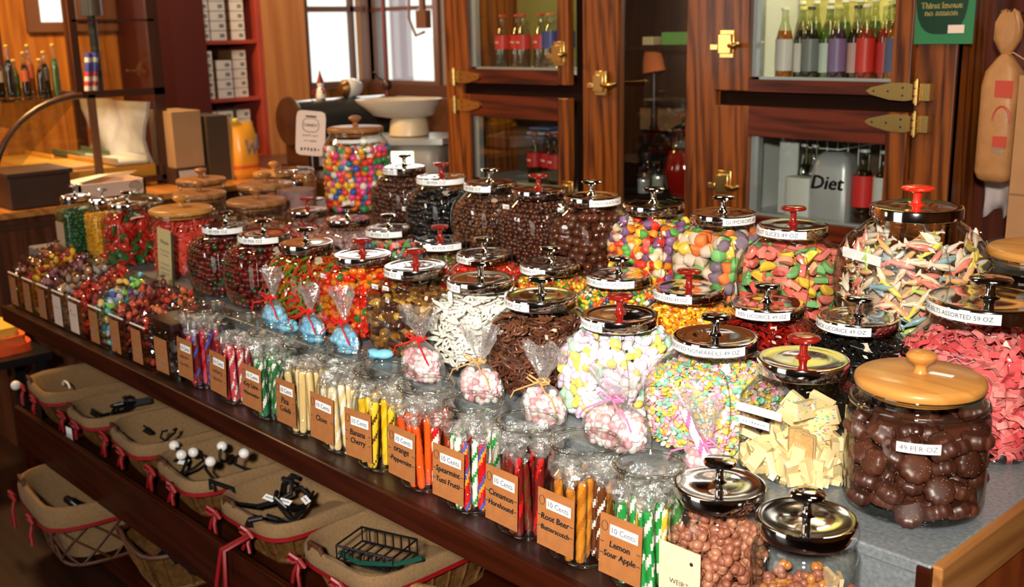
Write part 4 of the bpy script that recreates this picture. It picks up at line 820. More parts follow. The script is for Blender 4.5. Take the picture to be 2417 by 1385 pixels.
bag('clear bag of pink and white candies with red ribbon hanging, before the white pretzels', -1.735, 1.345, ZC, .058, .09, 0, PINKW, REDRIB, top=.06)
bag('clear bag of pink and white candies tied with tan raffia, under the white pretzels', -1.545, 1.345, ZC, .056, .082, 0, PINKW, RAF, top=.07)
bag('clear bag of pink and white candies tied with raffia, before the chocolate pretzels', -1.365, 1.345, ZC, .052, .08, 0, PINKW, RAF, top=.065)
bag('fullest clear bag of pale pink candies, in front of the almond jar', -1.185, 1.345, ZC, .070, .09, 0, PINKW, pm('pink_stripe_tie', (.8, .2, .4), .4), top=.045)
bag('clear bag with pink and white striped top, leaning between drop jar and square jar', -0.985, 1.343, ZC, .045, .065, 0, PINKW, pm('pink_stripe_tie', (.8, .2, .4), .4), top=.075, lean=-.02)
o = obj('striped_candy_stick', helixstick(.10, .0075, 14, 22, (0, 1), 1.5), stickmat((.85, .78, .8), (.8, .15, .35)), None, (-.975, 1.333, ZC+.03)); o.rotation_euler = (.25, -.35, 0); tag(o, 'pink and white striped stick poking out by the square jar', 'candy stick')
for i, (x, y) in enumerate(((-2.30, 1.37), (-2.26, 1.345), (-2.10, 1.375), (-1.93, 1.36), (-1.91, 1.375))):
    o = obj('blue_candy_packet', ICO2.at(sc=(.022, .016, .011)), BLUEC[1], None, (x, y, ZC+.011), i); tag(o, 'loose light blue wrapped candy lying on the metal top', 'candy', 'loose blue candies')
# black scoops lying by the bag of pink candies
sc_ = thing('candy_scoop', 'black plastic scoop lying before the white pretzel jar', 'scoop', (-1.655, 1.398, ZC+.002), .2)
BPL = pm('black_plastic', (.012, .012, .012), .25, coat=.3)
obj('bowl', loft([[(x*.6, y, .016*(x/.03)**2*0+.004+.018*(abs(y)/.022)**2) for y in np.linspace(-.022, .022, 7)]+[(x*.6, y, .007+.018*(abs(y)/.022)**2) for y in np.linspace(.022, -.022, 7)] for x in np.linspace(-.05, .05, 6)]), BPL, sc_)
obj('handle', tube([(.028, 0, .008), (.06, 0, .016), (.10, 0, .018), (.115, 0, .012)], [.006, .006, .008, .005], 8), BPL, sc_)
# welcome card, price placard
t = thing('welcome_card', 'cream welcome card in a dark frame leaning on the coral candy jar', 'sign', (-2.99, 1.375, ZC), -.10)
wl = [card(.118, .165, 0, .003), cbox(.004, .006, .165, (.06, 0, 0), 1)]; tt = fit_text('Welcome', .07, .022, .0003); tt.V += (0, -.0019, .045); tt.M[:] = 2; wl.append(tt)
for j, (z, w_) in enumerate(((.018, .085), (.006, .07), (-.022, .075), (-.036, .08), (-.050, .06))): wl.append(strokes(w_, 12, 30+j, .002, 2).at((0, -.0014, z)))
o = obj('card', join(wl), [pm('welcome_cream', (.55, .44, .22), .7), pm('green_black', (.03, .04, .02), .4), INKG], t, (0, 0, .086), smooth=False); o.rotation_euler = (-.06, 0, 0)
t = thing('price_placard', 'pinkish white placard with a jar drawing, standing left of the gumball jar', 'sign', (-3.42, 2.18, ZR), .75)
pl = []
rr_ = [(.055*a_, 0, .082*b_) for a_, b_ in [(x, y) for x, y, _ in sring(1, 1, 9, 0, 36)]]
pl = [loft([[(x, -.002, z) for x, _, z in rr_], [(x, .002, z) for x, _, z in rr_]])]
pl.append(tube([(.030*x, -.0025, .03+.025*y) for x, y, _ in sring(1, 1, 3, 0, 20)], .0012, 4, 1, closed=True)); pl.append(cbox(.04, .0006, .006, (0, -.0025, .062), 1))
tt = fit_text('CANDY', .05, .012, .0004); tt.V += (0, -.003, .03); tt.M[:] = 1; pl.append(tt)
for j, (z, w_) in enumerate(((-.008, .06), (-.028, .05), (-.058, .075))): pl.append(strokes(w_, 6, 50+j, .004 if j == 2 else .0025, 1).at((0, -.002, z)))
obj('plate', join(pl), [pm('pink_white_enamel', (.80, .58, .46), .4), INK], t, (0, 0, .245), smooth=False).rotation_euler = (0, .10, 0)
obj('stem', tube([(0, .004, .003), (0, .004, .17)], .003, 6), STEEL, t); obj('foot', lathe([(.03, 0), (.03, .004), (.005, .006)], 24), STEEL, t)
# loose tray and papers left on the far end of the metal top
# ================================================================ baskets on the shelves
def basket(label, x, y, z, w2, l2, h, rz=0, lattice=False, liner=True, ribbon=True, name='lined_basket', tilt=0):
    """w2 half width across, l2 half length; front end faces the aisle (-Y)"""
    t = thing(name, label, 'basket', (x, y, z), rz); n = 48
    def ring(k, zz, dz=0): return [(px, py, zz+dz*(1 if py < 0 else 0)) for px, py, _ in sring(w2*k, l2*k, 5, 0, n)]
    rings = []; lev = np.linspace(0, h*.80, 15)
    for i, zz in enumerate(lev):
        k = .78+.20*(zz/h); g = ring(k, zz); rings.append([(px*(1+.014*(1 if (j+i) % 2 else -1)), py*(1+.014*(1 if (j+i) % 2 else -1)), z_) for j, (px, py, z_) in enumerate(g)])
    bod = loft(rings, True, False)
    if lattice:
        ls = []
        for j in range(0, n, 3):
            for s in (-1, 1):
                pts = []
                for i in range(7):
                    zz = h*.78*i/6; k = .80+.20*zz/h; g = ring(k, zz); f = (j+s*i*.9); a = int(math.floor(f)) % n; b_ = (a+1) % n; q = f-math.floor(f)
                    pts.append(tuple(g[a][c]*(1-q)+g[b_][c]*q for c in range(3)))
                ls.append(tube(pts, .004, 5))
        ls += [tube(ring(.80, .004), .006, 6, closed=True), tube(ring(.97, h*.78), .006, 6, closed=True)]
        obj('lattice', join(ls), WICKD, t)
    else:
        rb = [tube([ring(.79, 0)[j], ring(.90, h*.4)[j], ring(.985, h*.8)[j]], .005, 6) for j in range(0, n, 2)]
        rb += [tube(ring(.80+.0, .006), .007, 6, closed=True)]
        obj('wicker_wall', join([bod]+rb), WICKER, t)
    obj('wicker_rim', tube(ring(.99, h*.86), .008, 6, closed=True), WICKD, t)
    hs = []
    for sx in (-1, 1):
        hs.append(tube([(sx*w2*.42-.03, -l2*1.0, h*.86), (sx*w2*.42-.02, -l2*1.03, h*1.08), (sx*w2*.42+.02, -l2*1.03, h*1.08), (sx*w2*.42+.03, -l2*1.0, h*.86)], .006, 6))
    obj('handle', join(hs[:1]), WICKD, t)
    if liner:
        q = random.Random(int(-x*100)); k_in = [(.74, h*.10), (.82, h*.4), (.93, h*.9), (.985, h*.985), (1.03, h*.985), (1.055, h*.90), (1.055, h*.76), (1.04, h*.66)]
        R_ = [[(px*(1+q.uniform(-.006, .006)), py*(1+q.uniform(-.006, .006)), z_+q.uniform(-.0015, .0015)) for px, py, z_ in ring(k, zz)] for k, zz in k_in]
        obj('burlap_liner', loft(R_, True, False), BURLAP, t)
    if ribbon:
        r_ = ring(1.062, h*.69); fl = []
        V = [(px, py, zz+dz) for dz in (-.006, .006) for px, py, zz in r_]
        F = [(i, (i+1) % n, n+(i+1) % n, n+i) for i in range(n)]; fl.append(T(V, F))
        for (bx_, s_) in ((-.78, 1), (.30, .8)):
            px = w2*bx_; py = -l2*1.07
            for s in (-1, 1):
                fl.append(tube([(px, py, h*.69), (px+s*.02*s_, py-.012, h*.69+.014), (px+s*.034*s_, py-.01, h*.69), (px+s*.015*s_, py-.006, h*.69-.008), (px, py, h*.69)], .0055, 6))
                fl.append(tube([(px, py, h*.69), (px+s*.008, py-.012, h*.5), (px+s*(.012+.01*q.random()), py-.014, h*(.25 if bx_ < 0 else .35))], .005, 6))
        obj('red_ribbon', join(fl), RIBBON, t)
    return t
ZS = .33
basket('burlap-lined wicker basket at the far left of the shelf, white ball at its corner', -3.640, 1.365, ZS, .15, .19, .13, -.12)
basket('small dark basket of curled black hooks, second on the shelf', -3.320, 1.375, ZS, .12, .19, .115, -.05)
basket('burlap-lined wicker basket nearly empty, third on the shelf', -2.970, 1.385, ZS, .145, .20, .13, -.10)
basket('burlap-lined basket of hooks with white ceramic balls', -2.630, 1.375, ZS, .145, .20, .125, -.08)
basket('burlap-lined basket of black hooks with white tags and long red ribbon', -2.260, 1.375, ZS, .15, .20, .13, .02)
basket('nearest burlap-lined basket holding a black wire rack, under the root beer sticks', -1.875, 1.385, ZS, .15, .205, .14, .02)
basket('big lattice basket with burlap lining on the bottom shelf at far left', -3.200, 1.220, .05, .20, .24, .22, -.1, lattice=True)
basket('shallow woven basket of black items on the bottom shelf', -2.820, 1.330, .05, .15, .22, .15, -.1, liner=False, ribbon=False, name='woven_basket')
o = obj('red_ribbon_tail', tube([(-2.20, 1.15, .42), (-2.20, 1.078, .41), (-2.225, 1.07, .31), (-2.24, 1.075, .19)], .006, 5), RIBBON); tag(o, 'long red ribbon tail hanging over the shelf lip', 'ribbon')
o = obj('red_ribbon_tail', tube([(-2.19, 1.15, .42), (-2.185, 1.078, .41), (-2.18, 1.07, .30), (-2.19, 1.075, .18)], .006, 5), RIBBON); tag(o, 'second red ribbon tail hanging over the shelf lip, just to the near side', 'ribbon')
CER = pm('white_ceramic', (.82, .78, .74), .15, coat=.5)
def hook(x, y, z, rz, label, grp, ball=True, s=1.0, tiltx=0):
    t = thing('coat_hook', label, 'hook', (x, y, z), rz, grp)
    o = obj('arm', tube([(0, 0, 0), (.03*s, 0, .012*s), (.055*s, 0, .03*s), (.05*s, 0, .052*s), (.03*s, 0, .055*s)], .0045*s, 7), BLACKM, t)
    obj('back_plate', cbox(.05*s, .016*s, .004*s, (-.022*s, 0, .0)), BLACKM, t)
    if ball: obj('ball', ICO2.at((.03*s, 0, .058*s), None, .0145*s), CER, t)
    t.rotation_euler = (tiltx, 0, rz); return t
for i, (x, y) in enumerate(((-2.75, 1.235), (-2.655, 1.245), (-2.655, 1.21), (-2.545, 1.24), (-2.525, 1.33), (-2.61, 1.31))):
    a = i*1.1; hook(x-.03*cos(a), y-.03*sin(a), ZS+.088+.003*i, a, 'black iron hook tipped with a white ceramic ball', 'ceramic ball hooks', True, 1.0, 0)
for i, (x, y) in enumerate(((-3.21, 1.23), (-3.17, 1.28), (-3.13, 1.24), (-3.20, 1.34))):
    hook(x-.14, y+.03, ZS+.075+.006*i, i*1.5, 'curled black iron hook in the small dark basket', 'curled black hooks', False, 1.3, 1.2*(-1)**i)
for i, (x, y) in enumerate(((-2.12, 1.22), (-2.08, 1.25), (-2.15, 1.27), (-2.05, 1.21), (-2.10, 1.31), (-2.17, 1.21))):
    hook(x-.14, y+.03, ZS+.065+.007*i, i*1.3+.3, 'plain black iron hook in the basket of tagged hooks', 'plain black hooks', False, 1.5, .8*(-1)**i)
for i, (x, y, rz) in enumerate(((-2.13, 1.225, .3), (-2.07, 1.235, .4), (-2.03, 1.27, -.2))):
    o = obj('price_tag', join([cbox(.034, .016, .001), cbox(.024, .003, .0002, (0, 0, .0007), 1)]), [PAPER, INKG], None, (x-.14, y+.03, ZS+.132+.006*i), rz, False); o.rotation_euler = (.4, .1, rz); tag(o, 'small white price tag lying on the black hooks', 'price tag', 'price tags in the hook basket')
o = obj('price_tag', join([cbox(.032, .018, .001)]), [PAPER], None, (-2.69, 1.23, ZS+.115), .4, False); o.rotation_euler = (.6, 0, .4); tag(o, 'white price tag beside the ceramic ball hooks', 'price tag')
o = obj('black_hook_rod', tube([(-2.41, 1.17, ZS+.14), (-2.41, 1.165, ZS+.165), (-2.395, 1.22, ZS+.13), (-2.38, 1.23, ZS+.07)], .006, 7), BLACKM); tag(o, 'curved black rod hooked over the rim of the tagged-hook basket', 'hook')
o = obj('hanging_tag', join([cbox(.036, .001, .055)]), [PAPER], None, (-3.28, 1.135, ZS+.06), .1, False); tag(o, 'white paper tag hanging from the small dark basket', 'price tag')
o = obj('white_ball_knob', ICO2.at(sc=.017), CER, None, (-3.80, 1.155, ZS+.10)); tag(o, 'white ball knob dangling at the corner of the far left basket', 'knob')
o = obj('white_ring_hook', tube([(-3.64+.03*cos(a), 1.27, ZS+.105+.018*sin(a)) for a in np.linspace(0, pi, 9)], .0035, 6), CER); tag(o, 'white arched hook lying inside the far left basket', 'hook')
for i, (x, y) in enumerate(((-2.90, 1.26), (-2.79, 1.25), (-2.75, 1.27))):
    hook(x-.14, y+.03, ZS+.09, i*2., 'small black hook lying on the burlap of the nearly empty basket', 'small hooks in the third basket', False, .8, .6)
wr = thing('wire_rack', 'black wire rack with green rim in the nearest basket', 'rack', (-1.83, 1.27, ZS+.125), .35)
wl = [tube([(sx*.075, sy*.05, z) for sx, sy in ((-1, -1), (1, -1), (1, 1), (-1, 1))], .0028, 5, closed=True) for z in (0, .035)]
wl += [tube([(x, -.05, 0), (x, -.05, .035)], .0018, 4) for x in np.linspace(-.075, .075, 8)]+[tube([(x, .05, 0), (x, .05, .035)], .0018, 4) for x in np.linspace(-.075, .075, 8)]+[tube([(x, -.05, 0), (x, .05, 0)], .0018, 4) for x in np.linspace(-.06, .06, 6)]
wl += [tube([(x+.012*cos(a), -.05, .018+.012*sin(a)) for a in np.linspace(0, 2*pi, 10, endpoint=False)], .0014, 4, closed=True) for x in (-.05, -.02, .01, .04)]
obj('wire_frame', join(wl), BLACKM, wr)
o = obj('green_enamel_rod', tube([(-1.89, 1.21, ZS+.135), (-1.82, 1.215, ZS+.133), (-1.74, 1.255, ZS+.145), (-1.69, 1.29, ZS+.165)], .006, 7), pm('dark_green_enamel', (.01, .06, .04), .2, coat=.5)); tag(o, 'dark green enamel rod lying along the wire rack', 'handle rod')
STR = pm('straw_braid', (.62, .33, .09), .8, noise=.7, scale=220, bump=1, bscale=300)
t = thing('straw_mat', 'rolled golden straw mat on the lower shelf beside the nearest basket', 'mat', (-1.52, 1.27, ZS+.012))
obj('roll', tube([(-.12, -.05, .075), (-.04, -.02, .078), (.05, .01, .078), (.14, .04, .075)], .060, 16), STR, t)
for i in range(3):
    o = obj('willow_hoop', tube([(-1.42+.17*cos(a), 1.245+.10*sin(a), ZS+.012+.012*i) for a in np.linspace(0, 2*pi, 28, endpoint=False)], .006, 6, closed=True), WICKD); tag(o, 'brown willow hoop lying around the straw mat', 'hoop', 'willow hoops by the straw mat')
for i in range(6):
    hook(-2.77+.03*i, 1.20+.03*(i % 3), .12+.012*i, i, 'dark metal piece in the woven basket on the bottom shelf', 'dark pieces in the woven basket', False, 1.6, .5*(-1)**i)
o = obj('iron_ring', tube([(-3.24, 1.10, .19), (-3.21, 1.08, .215), (-3.17, 1.08, .215), (-3.15, 1.1, .19), (-3.17, 1.12, .18), (-3.21, 1.12, .18)], .012, 8, closed=True), BLACKM); tag(o, 'dark iron ring lying in the big lattice basket', 'ring')
for i in range(5):
    o = obj('iron_rod', tube([(-2.38+.025*i, 1.16, .10), (-2.34+.02*i, 1.2, .22)], .004, 6), BLACKM); tag(o, 'thin black iron rod standing under the shelf lip', 'rod', 'iron rods under the shelf lip')
# ================================================================ old oak refrigerator behind the counter
FX, FY = -2.45, 3.0
fr_ = thing('oak_refrigerator', 'tall antique oak refrigerator with glass doors and brass hardware', 'refrigerator', (FX, FY, 0))
def Fq(name, t, m, par=None, bevel=0, smooth=False):
    t = join(t) if isinstance(t, list) else t
    return obj(name, T(t.V-np.array((FX, FY, 0)), (t.L, t.S), t.M), m, par or fr_, smooth=smooth, bevel=bevel)
TOPZ = 2.35
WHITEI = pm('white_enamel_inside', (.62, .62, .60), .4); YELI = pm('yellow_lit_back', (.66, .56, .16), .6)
DARKG = pm('door_gap_dark', (.012, .003, .001), .8, spec=.1)
D_ = .42
# body: sides, back, top, base and inner dividers
Fq('side_panel', box(-3.605, -3.58, 3.0, 3.0+D_, 0, TOPZ), OAK); Fq('side_panel', box(-1.404, -1.379, 3.0, 3.17, 0, TOPZ), OAK)
Fq('back_panel', box(-3.58, -1.404, 3.0+D_-.02, 3.0+D_, 0, TOPZ), WHITEI); Fq('top_panel', box(-3.605, -1.379, 3.0, 3.0+D_, TOPZ, TOPZ+.03), OAKH); Fq('base_panel', box(-3.58, -1.404, 3.0, 3.0+D_, 0, .25), OAKH)
for x in (-2.79, -2.15): Fq('divider', box(x-.012, x+.012, 3.03, 3.0+D_-.02, .25, TOPZ), WHITEI)
Fq('front_post', box(-3.605, -3.497, 2.99, 3.025, 0, TOPZ), OAK, bevel=.004)
Fq('front_post', box(-2.80, -2.628, 2.985, 3.025, 0, TOPZ), OAK, bevel=.004)
Fq('front_post', box(-2.317, -2.188, 2.985, 3.025, 0, TOPZ), OAK, bevel=.004)
Fq('front_post', box(-1.497, -1.379, 2.99, 3.025, 0, TOPZ), OAK, bevel=.004)
Fq('gap_board', box(-2.855, -2.80, 3.012, 3.03, .25, TOPZ), DARKG)
Fq('cross_rail', box(-3.497, -2.80, 3.008, 3.03, 1.33, 1.40), DARKG); Fq('cross_rail', box(-2.188, -1.497, 3.008, 3.03, 1.33, 1.40), DARKG)
Fq('cross_rail', box(-3.497, -1.497, 2.995, 3.03, .82, .93), OAKH, bevel=.003)
def door(nm, x0, x1, z0, z1, wx0, wx1, wz0, wz1, lab):
    y0, y1 = 2.965, 2.998
    d = Fq('door', box(x0, wx0, y0, y1, z0, z1), OAK, bevel=.004)
    def sub(n, t, m, **k): o = Fq(n, t, m, d, **k); return o
    sub('door_stile', box(wx1, x1, y0, y1, z0, z1), OAK, bevel=.004); sub('door_rail', box(wx0, wx1, y0+.001, y1, z0, wz0), OAKH); sub('door_rail', box(wx0, wx1, y0+.001, y1, wz1, z1), OAKH)
    sub('steel_frame', [box(wx0, wx0+.028, y1-.012, y1+.014, wz0, wz1), box(wx0, wx1, y1-.012, y1+.012, wz0, wz0+.008), box(wx1-.006, wx1, y1-.012, y1+.012, wz0, wz1)], pm('grey_door_frame', (.42, .45, .45), .35, .5))
    sub('glass', box(wx0, wx1, 2.985, 2.989, wz0, wz1), PANE); d['label'] = lab; return d
Fq('bay_darkening_sheet', box(-2.777, -2.773, 3.03, 3.37, .99, 2.3), DARKG); Fq('bay_darkening_sheet', box(-2.167, -2.163, 3.03, 3.37, .99, 2.3), DARKG); Fq('bay_darkening_sheet', box(-2.777, -2.163, 3.37, 3.375, .99, 2.3), DARKG)  # near-black sheets added so the white-walled middle bay looks dark
d1 = door('a', -3.497, -2.855, 1.392, 2.32, -3.43, -2.913, 1.448, 2.28, 'upper door of the narrow bay')
d2 = door('b', -3.497, -2.855, .94, 1.345, -3.425, -2.913, .99, 1.258, 'lower door of the narrow bay')
d3 = door('c', -2.185, -1.500, 1.392, 2.32, -2.051, -1.56, 1.430, 2.28, 'upper door of the wide bay')
d4 = door('d', -2.185, -1.500, .94, 1.345, -2.045, -1.565, .99, 1.250, 'lower door of the wide bay')
Fq('middle_glass', box(-2.628, -2.317, 3.005, 3.009, .93, 2.3), PANE)
Fq('shelf', box(-3.58, -2.802, 3.02, 3.38, 1.43, 1.445), WHITEI); Fq('shelf', box(-3.58, -2.802, 3.02, 3.38, .96, .975), WHITEI)
Fq('shelf', box(-2.138, -1.404, 3.02, 3.38, 1.412, 1.427), WHITEI); Fq('shelf', box(-2.138, -1.404, 3.02, 3.38, .96, .975), WHITEI)
Fq('shelf', box(-2.778, -2.162, 3.02, 3.38, .98, .995), DARKG); Fq('shelf', box(-2.778, -2.162, 3.05, 3.38, 1.52, 1.535), DARKG)
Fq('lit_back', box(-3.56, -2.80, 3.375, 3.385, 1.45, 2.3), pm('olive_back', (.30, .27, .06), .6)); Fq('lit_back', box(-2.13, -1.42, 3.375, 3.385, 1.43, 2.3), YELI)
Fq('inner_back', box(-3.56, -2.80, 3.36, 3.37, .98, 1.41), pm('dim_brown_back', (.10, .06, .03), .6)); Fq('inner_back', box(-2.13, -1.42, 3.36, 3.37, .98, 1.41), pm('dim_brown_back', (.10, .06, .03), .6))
for x in (-1.76, -1.66): Fq('shelf_track', box(x, x+.018, 3.36, 3.374, 1.43, 2.3), WHITEI)
def hinge(x, z, s, lab):  # strap hinge, knuckle at x, leaf running in direction s
    y = 2.962
    n = 8; leaf = [(x, z-.022), (x+s*.02, z-.026), (x+s*.07, z-.024), (x+s*.13, z-.010), (x+s*.145, z), (x+s*.13, z+.010), (x+s*.07, z+.024), (x+s*.02, z+.026), (x, z+.022)]
    t = [loft([[(a, y, b) for a, b in leaf], [(a, y-.004, b) for a, b in leaf]])]
    for k in (-.022, 0, .022): t.append(tube([(x-s*.014, y-.006, z+k-.009), (x-s*.014, y-.006, z+k+.009)], .011, 10))
    t.append(tube([(x-s*.014, y-.006, z-.037), (x-s*.014, y-.006, z+.037)], .006, 8)); t.append(box(min(x-s*.05, x-s*.014), max(x-s*.05, x-s*.014), y-.001, y+.03, z-.024, z+.024))
    for a, b in ((.03, .011), (.03, -.011), (.075, 0), (.12, 0)): t.append(lathe([(.0035, 0), (.003, .0015), (.001, .002)], 8, 1).at((x+s*a, y-.0038, z+b), (pi/2, 0, 0)))
    o = Fq('hinge', t, [BRASS, BLACKM], smooth=True); o['label'] = lab
hinge(-1.487, 1.385+.02, -1, 'brass strap hinge'); hinge(-1.487, 1.315, -1, 'brass strap hinge'); hinge(-3.497, 1.415, 1, 'brass strap hinge'); hinge(-3.497, 1.30, 1, 'brass strap hinge')
def latch(x, z, s=1, lev=1):
    y = 2.958; t = [cbox(.05, .022, .062, (x, y, z)), cbox(.056, .01, .09, (x, y+.008, z)), cbox(.03, .02, .02, (x-.05, y+.01, z-.01))]
    t.append(tube([(x+.02, y-.012, z-.005), (x+.05, y-.03, z-.006), (x+.085*lev, y-.04, z-.004), (x+.11*lev, y-.035, z+.004)], [.008, .008, .010, .006], 8))
    o = Fq('latch', t, BRASS, smooth=True, bevel=.002)
latch(-2.69, 1.405, 1); latch(-2.135, 1.542, 1, .7); latch(-2.132, 1.085, 1, .8); latch(-2.90, 1.51, 1, .6); latch(-2.86, .985, 1, .6)
# lamps inside the refrigerator
area('fridge_lamp_light', (-1.78, 3.12, 2.2), (-1.78, 3.3, 1.5), .25, 7, (1, .93, .62)); area('fridge_lamp_light', (-3.17, 3.12, 2.2), (-3.17, 3.3, 1.5), .25, 2.2, (.95, .95, .75))
# ---- bottles
BG = clear('bottle_glass', tint=(.80, .86, .70), base=.06, edge=(.35, .40, .25)); BGC = clear('clear_bottle', tint=(.92, .95, .95), base=.08, edge=(.6, .65, .65))
LIQ = {'cola': (.03, .008, .004), 'orange': (.55, .13, .01), 'red': (.45, .02, .01), 'dark': (.02, .01, .01), 'green': (.10, .16, .03), 'amber': (.4, .18, .02), 'purple': (.08, .02, .10)}
def bottle(name, label, x, y, z, H, R, liq, labcol, lz=(.35, .6), cap=(.5, .03, .02), txt=None, fill_=.72, group=None):
    t = thing(name, label, 'bottle', (x, y, z), 0, group)
    pr = [(R*.9, 0), (R, .02*H), (R, .30*H), (R*.93, .42*H), (R*.98, .55*H), (R*.75, .68*H), (R*.42, .80*H), (R*.36, .93*H), (R*.40, .95*H), (R*.40, .97*H)]
    obj('glass_body', lathe(pr, 20), BGC if liq == 'clear' else BG, t)
    if liq != 'clear':
        zs = [p for p in pr if p[1] <= fill_*H]; zz = fill_*H; rt = np.interp(zz, [p[1] for p in pr], [p[0] for p in pr])
        obj('drink', lathe([(r*.94, max(zz_, .003)) for r, zz_ in zs]+[(rt*.9, zz)], 16), pm('drink_'+liq, LIQ[liq], .1, coat=.6), t)
    if labcol:
        m = pm('blabel_%02d%02d%02d' % tuple(int(c*99) for c in labcol), labcol, .4); lt = [lathe([(R*1.015, lz[0]*H), (R*1.015, lz[1]*H)], 20, cap0=False, cap1=False)]
        ms = [m]
        if txt:
            q = fit_text(txt, R*1.5, R*.6, .0006); an = -pi/2-.5+q.V[:, 0]/R; q.V = np.stack([R*1.03*np.cos(an), R*1.03*np.sin(an), (lz[0]+lz[1])/2*H+q.V[:, 2]], 1); q.M[:] = 1; lt.append(q); ms.append(PAPER)
        obj('paper_label', join(lt), ms, t)
    if cap: obj('cap', lathe([(R*.46, .955*H), (R*.5, .96*H), (R*.45, .995*H), (R*.3, H), (.001, H)], 14), pm('cap_%02d%02d%02d' % tuple(int(c*99) for c in cap), cap, .3), t)
    return t
for i, x in enumerate((-3.335, -3.275, -3.21, -3.14)):
    bottle('cola_bottle', ['leftmost cola bottle with red label in the upper narrow bay', 'cola bottle with white script on red, second in the upper narrow bay', 'third cola bottle in the upper narrow bay', 'cola bottle beside the blue-labelled water bottles'][i], x, 3.075+.03*(i % 2), 1.447, .215, .031, 'cola', (.62, .015, .02), (.36, .62), (.55, .03, .03), 'Coca-Cola', .5, None)
for i, x in enumerate((-3.06, -2.975)):
    bottle('water_bottle', ['clear plastic bottle with blue label beside the cola', 'clear plastic bottle with blue label at the right edge of the upper narrow bay'][i], x, 3.08, 1.447, .215, .036, 'clear', (.02, .06, .28), (.38, .68), (.75, .22, .05))
for i, x in enumerate((-3.16, -3.10, -3.04, -3.0)):
    bottle('cola_bottle', 'dim cola bottle with red label in the lower narrow bay', x, 3.08+.02*(i % 2), .977, .215, .032, 'cola', (.45, .01, .015), (.36, .62), (.4, .02, .02), 'Coca-Cola', .5, 'colas in the lower narrow bay')
for i in range(3):
    o = obj('stacked_tray', cbox(.10, .12, .010), pm('tray_blue%d' % (i % 2), ((.10, .14, .30), (.45, .47, .5))[i % 2], .4), None, (-3.20+.012*i, 3.17, 1.165+.02*i), .1*i, False, .002); tag(o, 'thin blue and white pack stacked in the lower narrow bay', 'pack', 'packs in the lower narrow bay')
o = obj('pack_support', cbox(.09, .10, .18), pm('pack_dark', (.03, .03, .04), .5), None, (-3.20, 3.17, 1.067), 0, False); tag(o, 'dark crate under the thin blue packs', 'crate')
SP = [('orange drink bottle with silver label', 'orange', (.55, .5, .48)), ('dark bottle with silver neck label, second from the hinge-less side', 'dark', (.6, .55, .5)), ('very dark bottle with small grey label', 'dark', (.15, .16, .16)), ('bottle with pale silver-green label', 'green', (.50, .56, .50)), ('dark bottle with purple label', 'purple', (.20, .12, .26)), ('dark bottle with white and red label', 'cola', (.5, .30, .28)), ('bottle of red drink', 'red', (.6, .03, .02)), ('second bottle of red drink', 'red', (.45, .02, .02)), ('orange drink bottle with blue label', 'orange', (.10, .12, .22)), ('amber drink bottle at the far edge', 'amber', (.5, .1, .02))]
for i, (lb, lq, lc) in enumerate(SP):
    bottle('soda_bottle', lb+' in the upper wide bay', -1.985+.0475*i, 3.065+.03*(i % 2), 1.428, .225, .028 if i != 3 else .032, lq, lc, (.10, .5) if i % 2 else (.12, .56), ((.7, .65, .55), (.7, .6, .2), (.05, .05, .05))[i % 3], None, .68)
for i in range(9):
    bottle('soda_bottle', 'amber-necked bottle in the second row of the upper wide bay', -1.99+.052*i, 3.17, 1.428, .245, .026, ('amber', 'green')[i % 2], None, cap=(.75, .7, .55), group='second row of bottles in the upper wide bay')
o = obj('price_sheet', T(cbox(.20, .002, .13).V, (cbox(1, 1, 1).L, cbox(1, 1, 1).S)), [pm('cream_sheet', (.75, .68, .42), .7)], None, (-1.93, 3.30, 1.74), 0, False); o.rotation_euler = (0, .1, .1); tag(o, 'pale sheet with blue bar propped behind the bottles', 'paper')
# lower wide bay: grey diet carton, wire rack, white carton
t = thing('wire_shelf', 'white wire rack hanging in the lower wide bay', 'rack', (-1.83, 3.2, 0))
wz = [tube([(-.14, -.03, 1.20), (.0, -.03, 1.20), (.16, -.03, 1.235)], .0025, 5)]+[tube([(x, -.03, 1.04), (x, -.03, 1.24)], .0022, 5) for x in np.linspace(-.12, .22, 10)]
obj('wires', join(wz), pm('white_wire', (.6, .6, .58), .4), t)
t = thing('soda_carton', 'silver carton with large dark script in the lower wide bay', 'carton', (-1.80, 3.10, .977), .1)
q = fit_text('Diet', .105, .085, .002, .2); q.V += (0, -.0505, .13); q.M[:] = 1
obj('box', join([loft([[(x, y, z) for x, y, _ in sring(.065*k, .05*k2, 6, 0, 28)] for z, k, k2 in ((0, 1, 1), (.17, 1, 1), (.21, .85, .8), (.225, .5, .5))]), q]), [pm('silver_card', (.42, .42, .43), .35, .3), BLACKM], t)
for i, (x, c1) in enumerate(((-1.70, (.6, .02, .02)), (-1.63, (.6, .58, .56)), (-1.575, (.5, .03, .03)))):
    bottle('large_soda_bottle', ['big red and white soda bottle beside the silver carton', 'big soda bottle with silver shoulder in the lower wide bay', 'big red-labelled soda bottle at the right of the lower wide bay'][i], x, 3.10, .977, .24, .034, 'cola', c1, (.25, .66), (.5, .5, .5))
for i, x in enumerate((-1.94, -1.90)):
    bottle('small_dark_bottle', 'small dark bottle with clear neck beside the white carton, lower wide bay', x, 3.14, .977, .24, .026, 'dark', None, cap=(.4, .4, .38), group='small dark bottles in the lower wide bay')
o = obj('white_carton', loft([[(x, y, z) for x, y, _ in sring(.045, .03, 8, 0, 16)] for z in (0, .10, .14)]), pm('white_carton', (.55, .55, .53), .5), None, (-1.90, 3.06, .977)); tag(o, 'small white carton in front of the dark bottles', 'carton')
o = obj('white_board', cbox(.07, .006, .24), pm('white_board', (.60, .60, .58), .5), None, (-1.985, 3.12, 1.10), 0, False); tag(o, 'white board leaning inside the lower wide bay', 'board')
